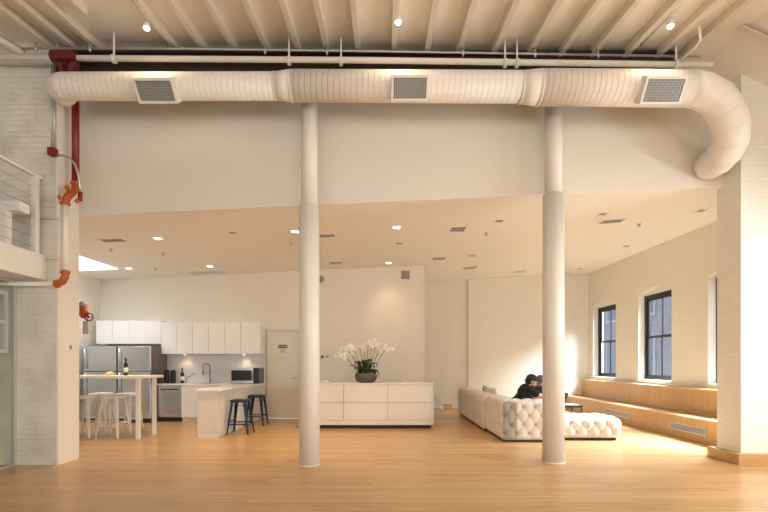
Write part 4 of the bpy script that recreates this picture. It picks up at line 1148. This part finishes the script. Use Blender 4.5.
    b = MB(); b.ball(h(.034, 0, -.074), (.058, .056, .044), R, 18, 12)
    b.ball(h(.083, 0, -.054), (.012, .028, .006), R, 10, 6)
    b.build('beard', M['hair'], t)
    for s_ in (-1, 1):
        b = MB(); b.ball(h(.078, s_*.03, .0), (.008, .013, .007), R, 10, 8); b.build('eye', M['blackm'], t)
    b = MB()
    # cap: dome + brim
    rings = []
    for i in range(9):
        ph = PI/2*i/8; z = math.sin(ph)*.095; rr = math.cos(ph)
        rings.append([b.bm.verts.new(h(-.012 + .108*rr*math.cos(a), .087*rr*math.sin(a), .045 + z)) for a in [2*PI*k/28 for k in range(28)]])
    for i in range(8):
        for k in range(28):
            if i == 7: b.bm.faces.new((rings[i][k], rings[i][(k+1) % 28], rings[8][0])) if k < 0 else b.bm.faces.new((rings[i][k], rings[i][(k+1) % 28], rings[i+1][(k+1) % 28], rings[i+1][k]))
            else: b.bm.faces.new((rings[i][k], rings[i][(k+1) % 28], rings[i+1][(k+1) % 28], rings[i+1][k]))
    low = [b.bm.verts.new(h(-.012 + .104*math.cos(a), .084*math.sin(a), .028)) for a in [2*PI*k/28 for k in range(28)]]
    for k in range(28): b.bm.faces.new((low[k], low[(k+1) % 28], rings[0][(k+1) % 28], rings[0][k]))
    b.bm.faces.new(low)
    cp = b.build('cap', cap, t, smooth=True)
    b = MB(); sg = -1 if cap_back else 1
    top = []; 
    for k in range(13):
        a = -PI/2 + PI*k/12
        top.append(h(-.012 + sg*(.06 + (.08 if cap_back else .115)*math.cos(a)), .072*math.sin(a), .036 - (.075 if cap_back else .03)*math.cos(a) + (-.012*abs(math.sin(a)))))
    b.prism(top, Uv*.006); b.build('brim', cap, cp)
    return t
# man in black, sitting on the sofa, leaning towards the right
hx, hy = 2.52, 8.38
person('man in black T-shirt and backwards black cap leaning forward on the sofa',
       dict(hip=(hx, hy, .53), chest=(hx+.075, hy, .80), neck=(hx+.16, hy, .925), head=(2.725, hy-.01, 1.015),
            shL=(hx+.13, hy+.19, .875), shR=(hx+.12, hy-.18, .865), elL=(hx+.28, hy+.20, .66), elR=(hx+.27, hy-.24, .775),
            wrL=(hx+.47, hy+.12, .70), wrR=(hx+.47, hy-.17, .735),
            hjL=(hx+.05, hy+.10, .52), hjR=(hx+.05, hy-.10, .52), knL=(hx+.46, hy+.13, .53), knR=(hx+.45, hy-.07, .53),
            anL=(hx+.47, hy+.13, .09), anR=(hx+.44, hy-.07, .09)),
       (1, -.05, -.38), (.3, 0, 1), M['bshirt'], M['blackm'], True, 'short', (hx, hy, 0))
hx, hy = 2.60, 9.02
person('man in grey cap and dark shirt bending forward beside the man in black',
       dict(hip=(hx, hy, .53), chest=(hx+.26, hy, .76), neck=(hx+.42, hy, .885), head=(3.085, hy-.07, .985),
            shL=(hx+.36, hy+.19, .85), shR=(hx+.44, hy-.19, .83), elL=(hx+.50, hy+.2, .60), elR=(hx+.50, hy-.2, .60),
            wrL=(hx+.70, hy+.10, .63), wrR=(hx+.68, hy-.12, .63),
            hjL=(hx+.05, hy+.10, .52), hjR=(hx+.05, hy-.10, .52), knL=(hx+.46, hy+.18, .53), knR=(hx+.46, hy-.14, .53),
            anL=(hx+.44, hy+.18, .09), anR=(hx+.44, hy-.14, .09)),
       (-.55, -.75, -.30), (0, -.2, 1), M['nshirt'], M['capg'], False, 'long', (hx, hy, 0))

# ================================================================== OUTSIDE
EX = 13.0
t = thing('apartment_building', 'brown brick building seen through the windows across the yard', 'building', (EX+2, 12, -4))
b = MB(); b.box(EX, EX+5, -6, 40, -4, 7.5); b.build('wall', M['ext'], t)
for j, z in enumerate((-2.5, .6, 3.7)):
    for k in range(13):
        y = -4 + k*3.2
        f = bx('window', M['stone'], EX-.06, EX, y, y+1.5, z, z+2.1, t)
        bx('pane', M['extw'], EX-.075, EX-.06, y+.12, y+1.38, z+.12, z+1.98, f)
b = MB(); b.box(EX-.3, EX+5, -6, 40, 7.5, 7.8); b.build('cornice', M['stone'], t)
for k in range(6):
    y = 6.2 + k*5.5; b = MB(); b.cyl((EX-.12, y, -4), (EX-.12, y, 7.5), .08, seg=10); b.build('downpipe', M['stone'], t)
st(bx('floor_yard', M['asph'], 6.6, EX+6, -10, 42, -4.2, -4))

# ================================================================== LIGHT
W = bpy.data.worlds.new('sky'); S.world = W; W.use_nodes = True
bg = W.node_tree.nodes['Background']; bg.inputs[0].default_value = (.78, .88, 1.0, 1); bg.inputs[1].default_value = 2.0
DAY = (1.0, .97, .90)
for (a, c), e in zip(OP, (1150, 1000, 480)):
    lamp('window_daylight', 'AREA', (9.0, (a+c)/2-.1, 5.3), e, (.86, .93, 1), shape='RECTANGLE', size=2.0, size_y=2.4, spread=1.35, aim=(3.0, (a+c)/2-.2, -.2))
for (a, c), e in zip(FR, (80, 90, 170, 260)):
    lamp('front_window_daylight', 'AREA', (6.75, (a+c)/2, 2.3), e, DAY, shape='RECTANGLE', size=1.3, size_y=2.0, aim=(0, (a+c)/2, 1.2) if e < 200 else (4.2, 5.0, 0))
for x, e in ((-6, 35), (-.6, 75), (3.9, 140)):  # added fill lights behind the camera, outside the unseen rear openings
    lamp('rear_fill_light', 'AREA', (x, -5.4, 2.1), e, (1, .95, .86), shape='RECTANGLE', size=3.6, size_y=2.3, aim=(x, 6, 3.4))
lamp('skylight_daylight', 'AREA', (-6.4, 9.0, 4.6), 130, (.9, .95, 1), shape='RECTANGLE', size=1.2, size_y=1.9, aim=(-6.3, 9.1, 0))

# ================================================================== CAMERA
cd = bpy.data.cameras.new('camera'); co = bpy.data.objects.new('camera', cd); C.objects.link(co)
co.location = (0, 0, CH); co.rotation_euler = (PI/2, 0, 0)
cd.sensor_width = 36; cd.sensor_fit = 'HORIZONTAL'; cd.lens = 36*F/768
cd.shift_x = -(VX-384)/768; cd.shift_y = (VY-256)/768; cd.clip_start = .05
S.camera = co
S.view_settings.view_transform = 'Standard'; S.view_settings.look = 'None'; S.view_settings.gamma = 1
S.view_settings.use_curve_mapping = False
S.view_settings.exposure = 0.33
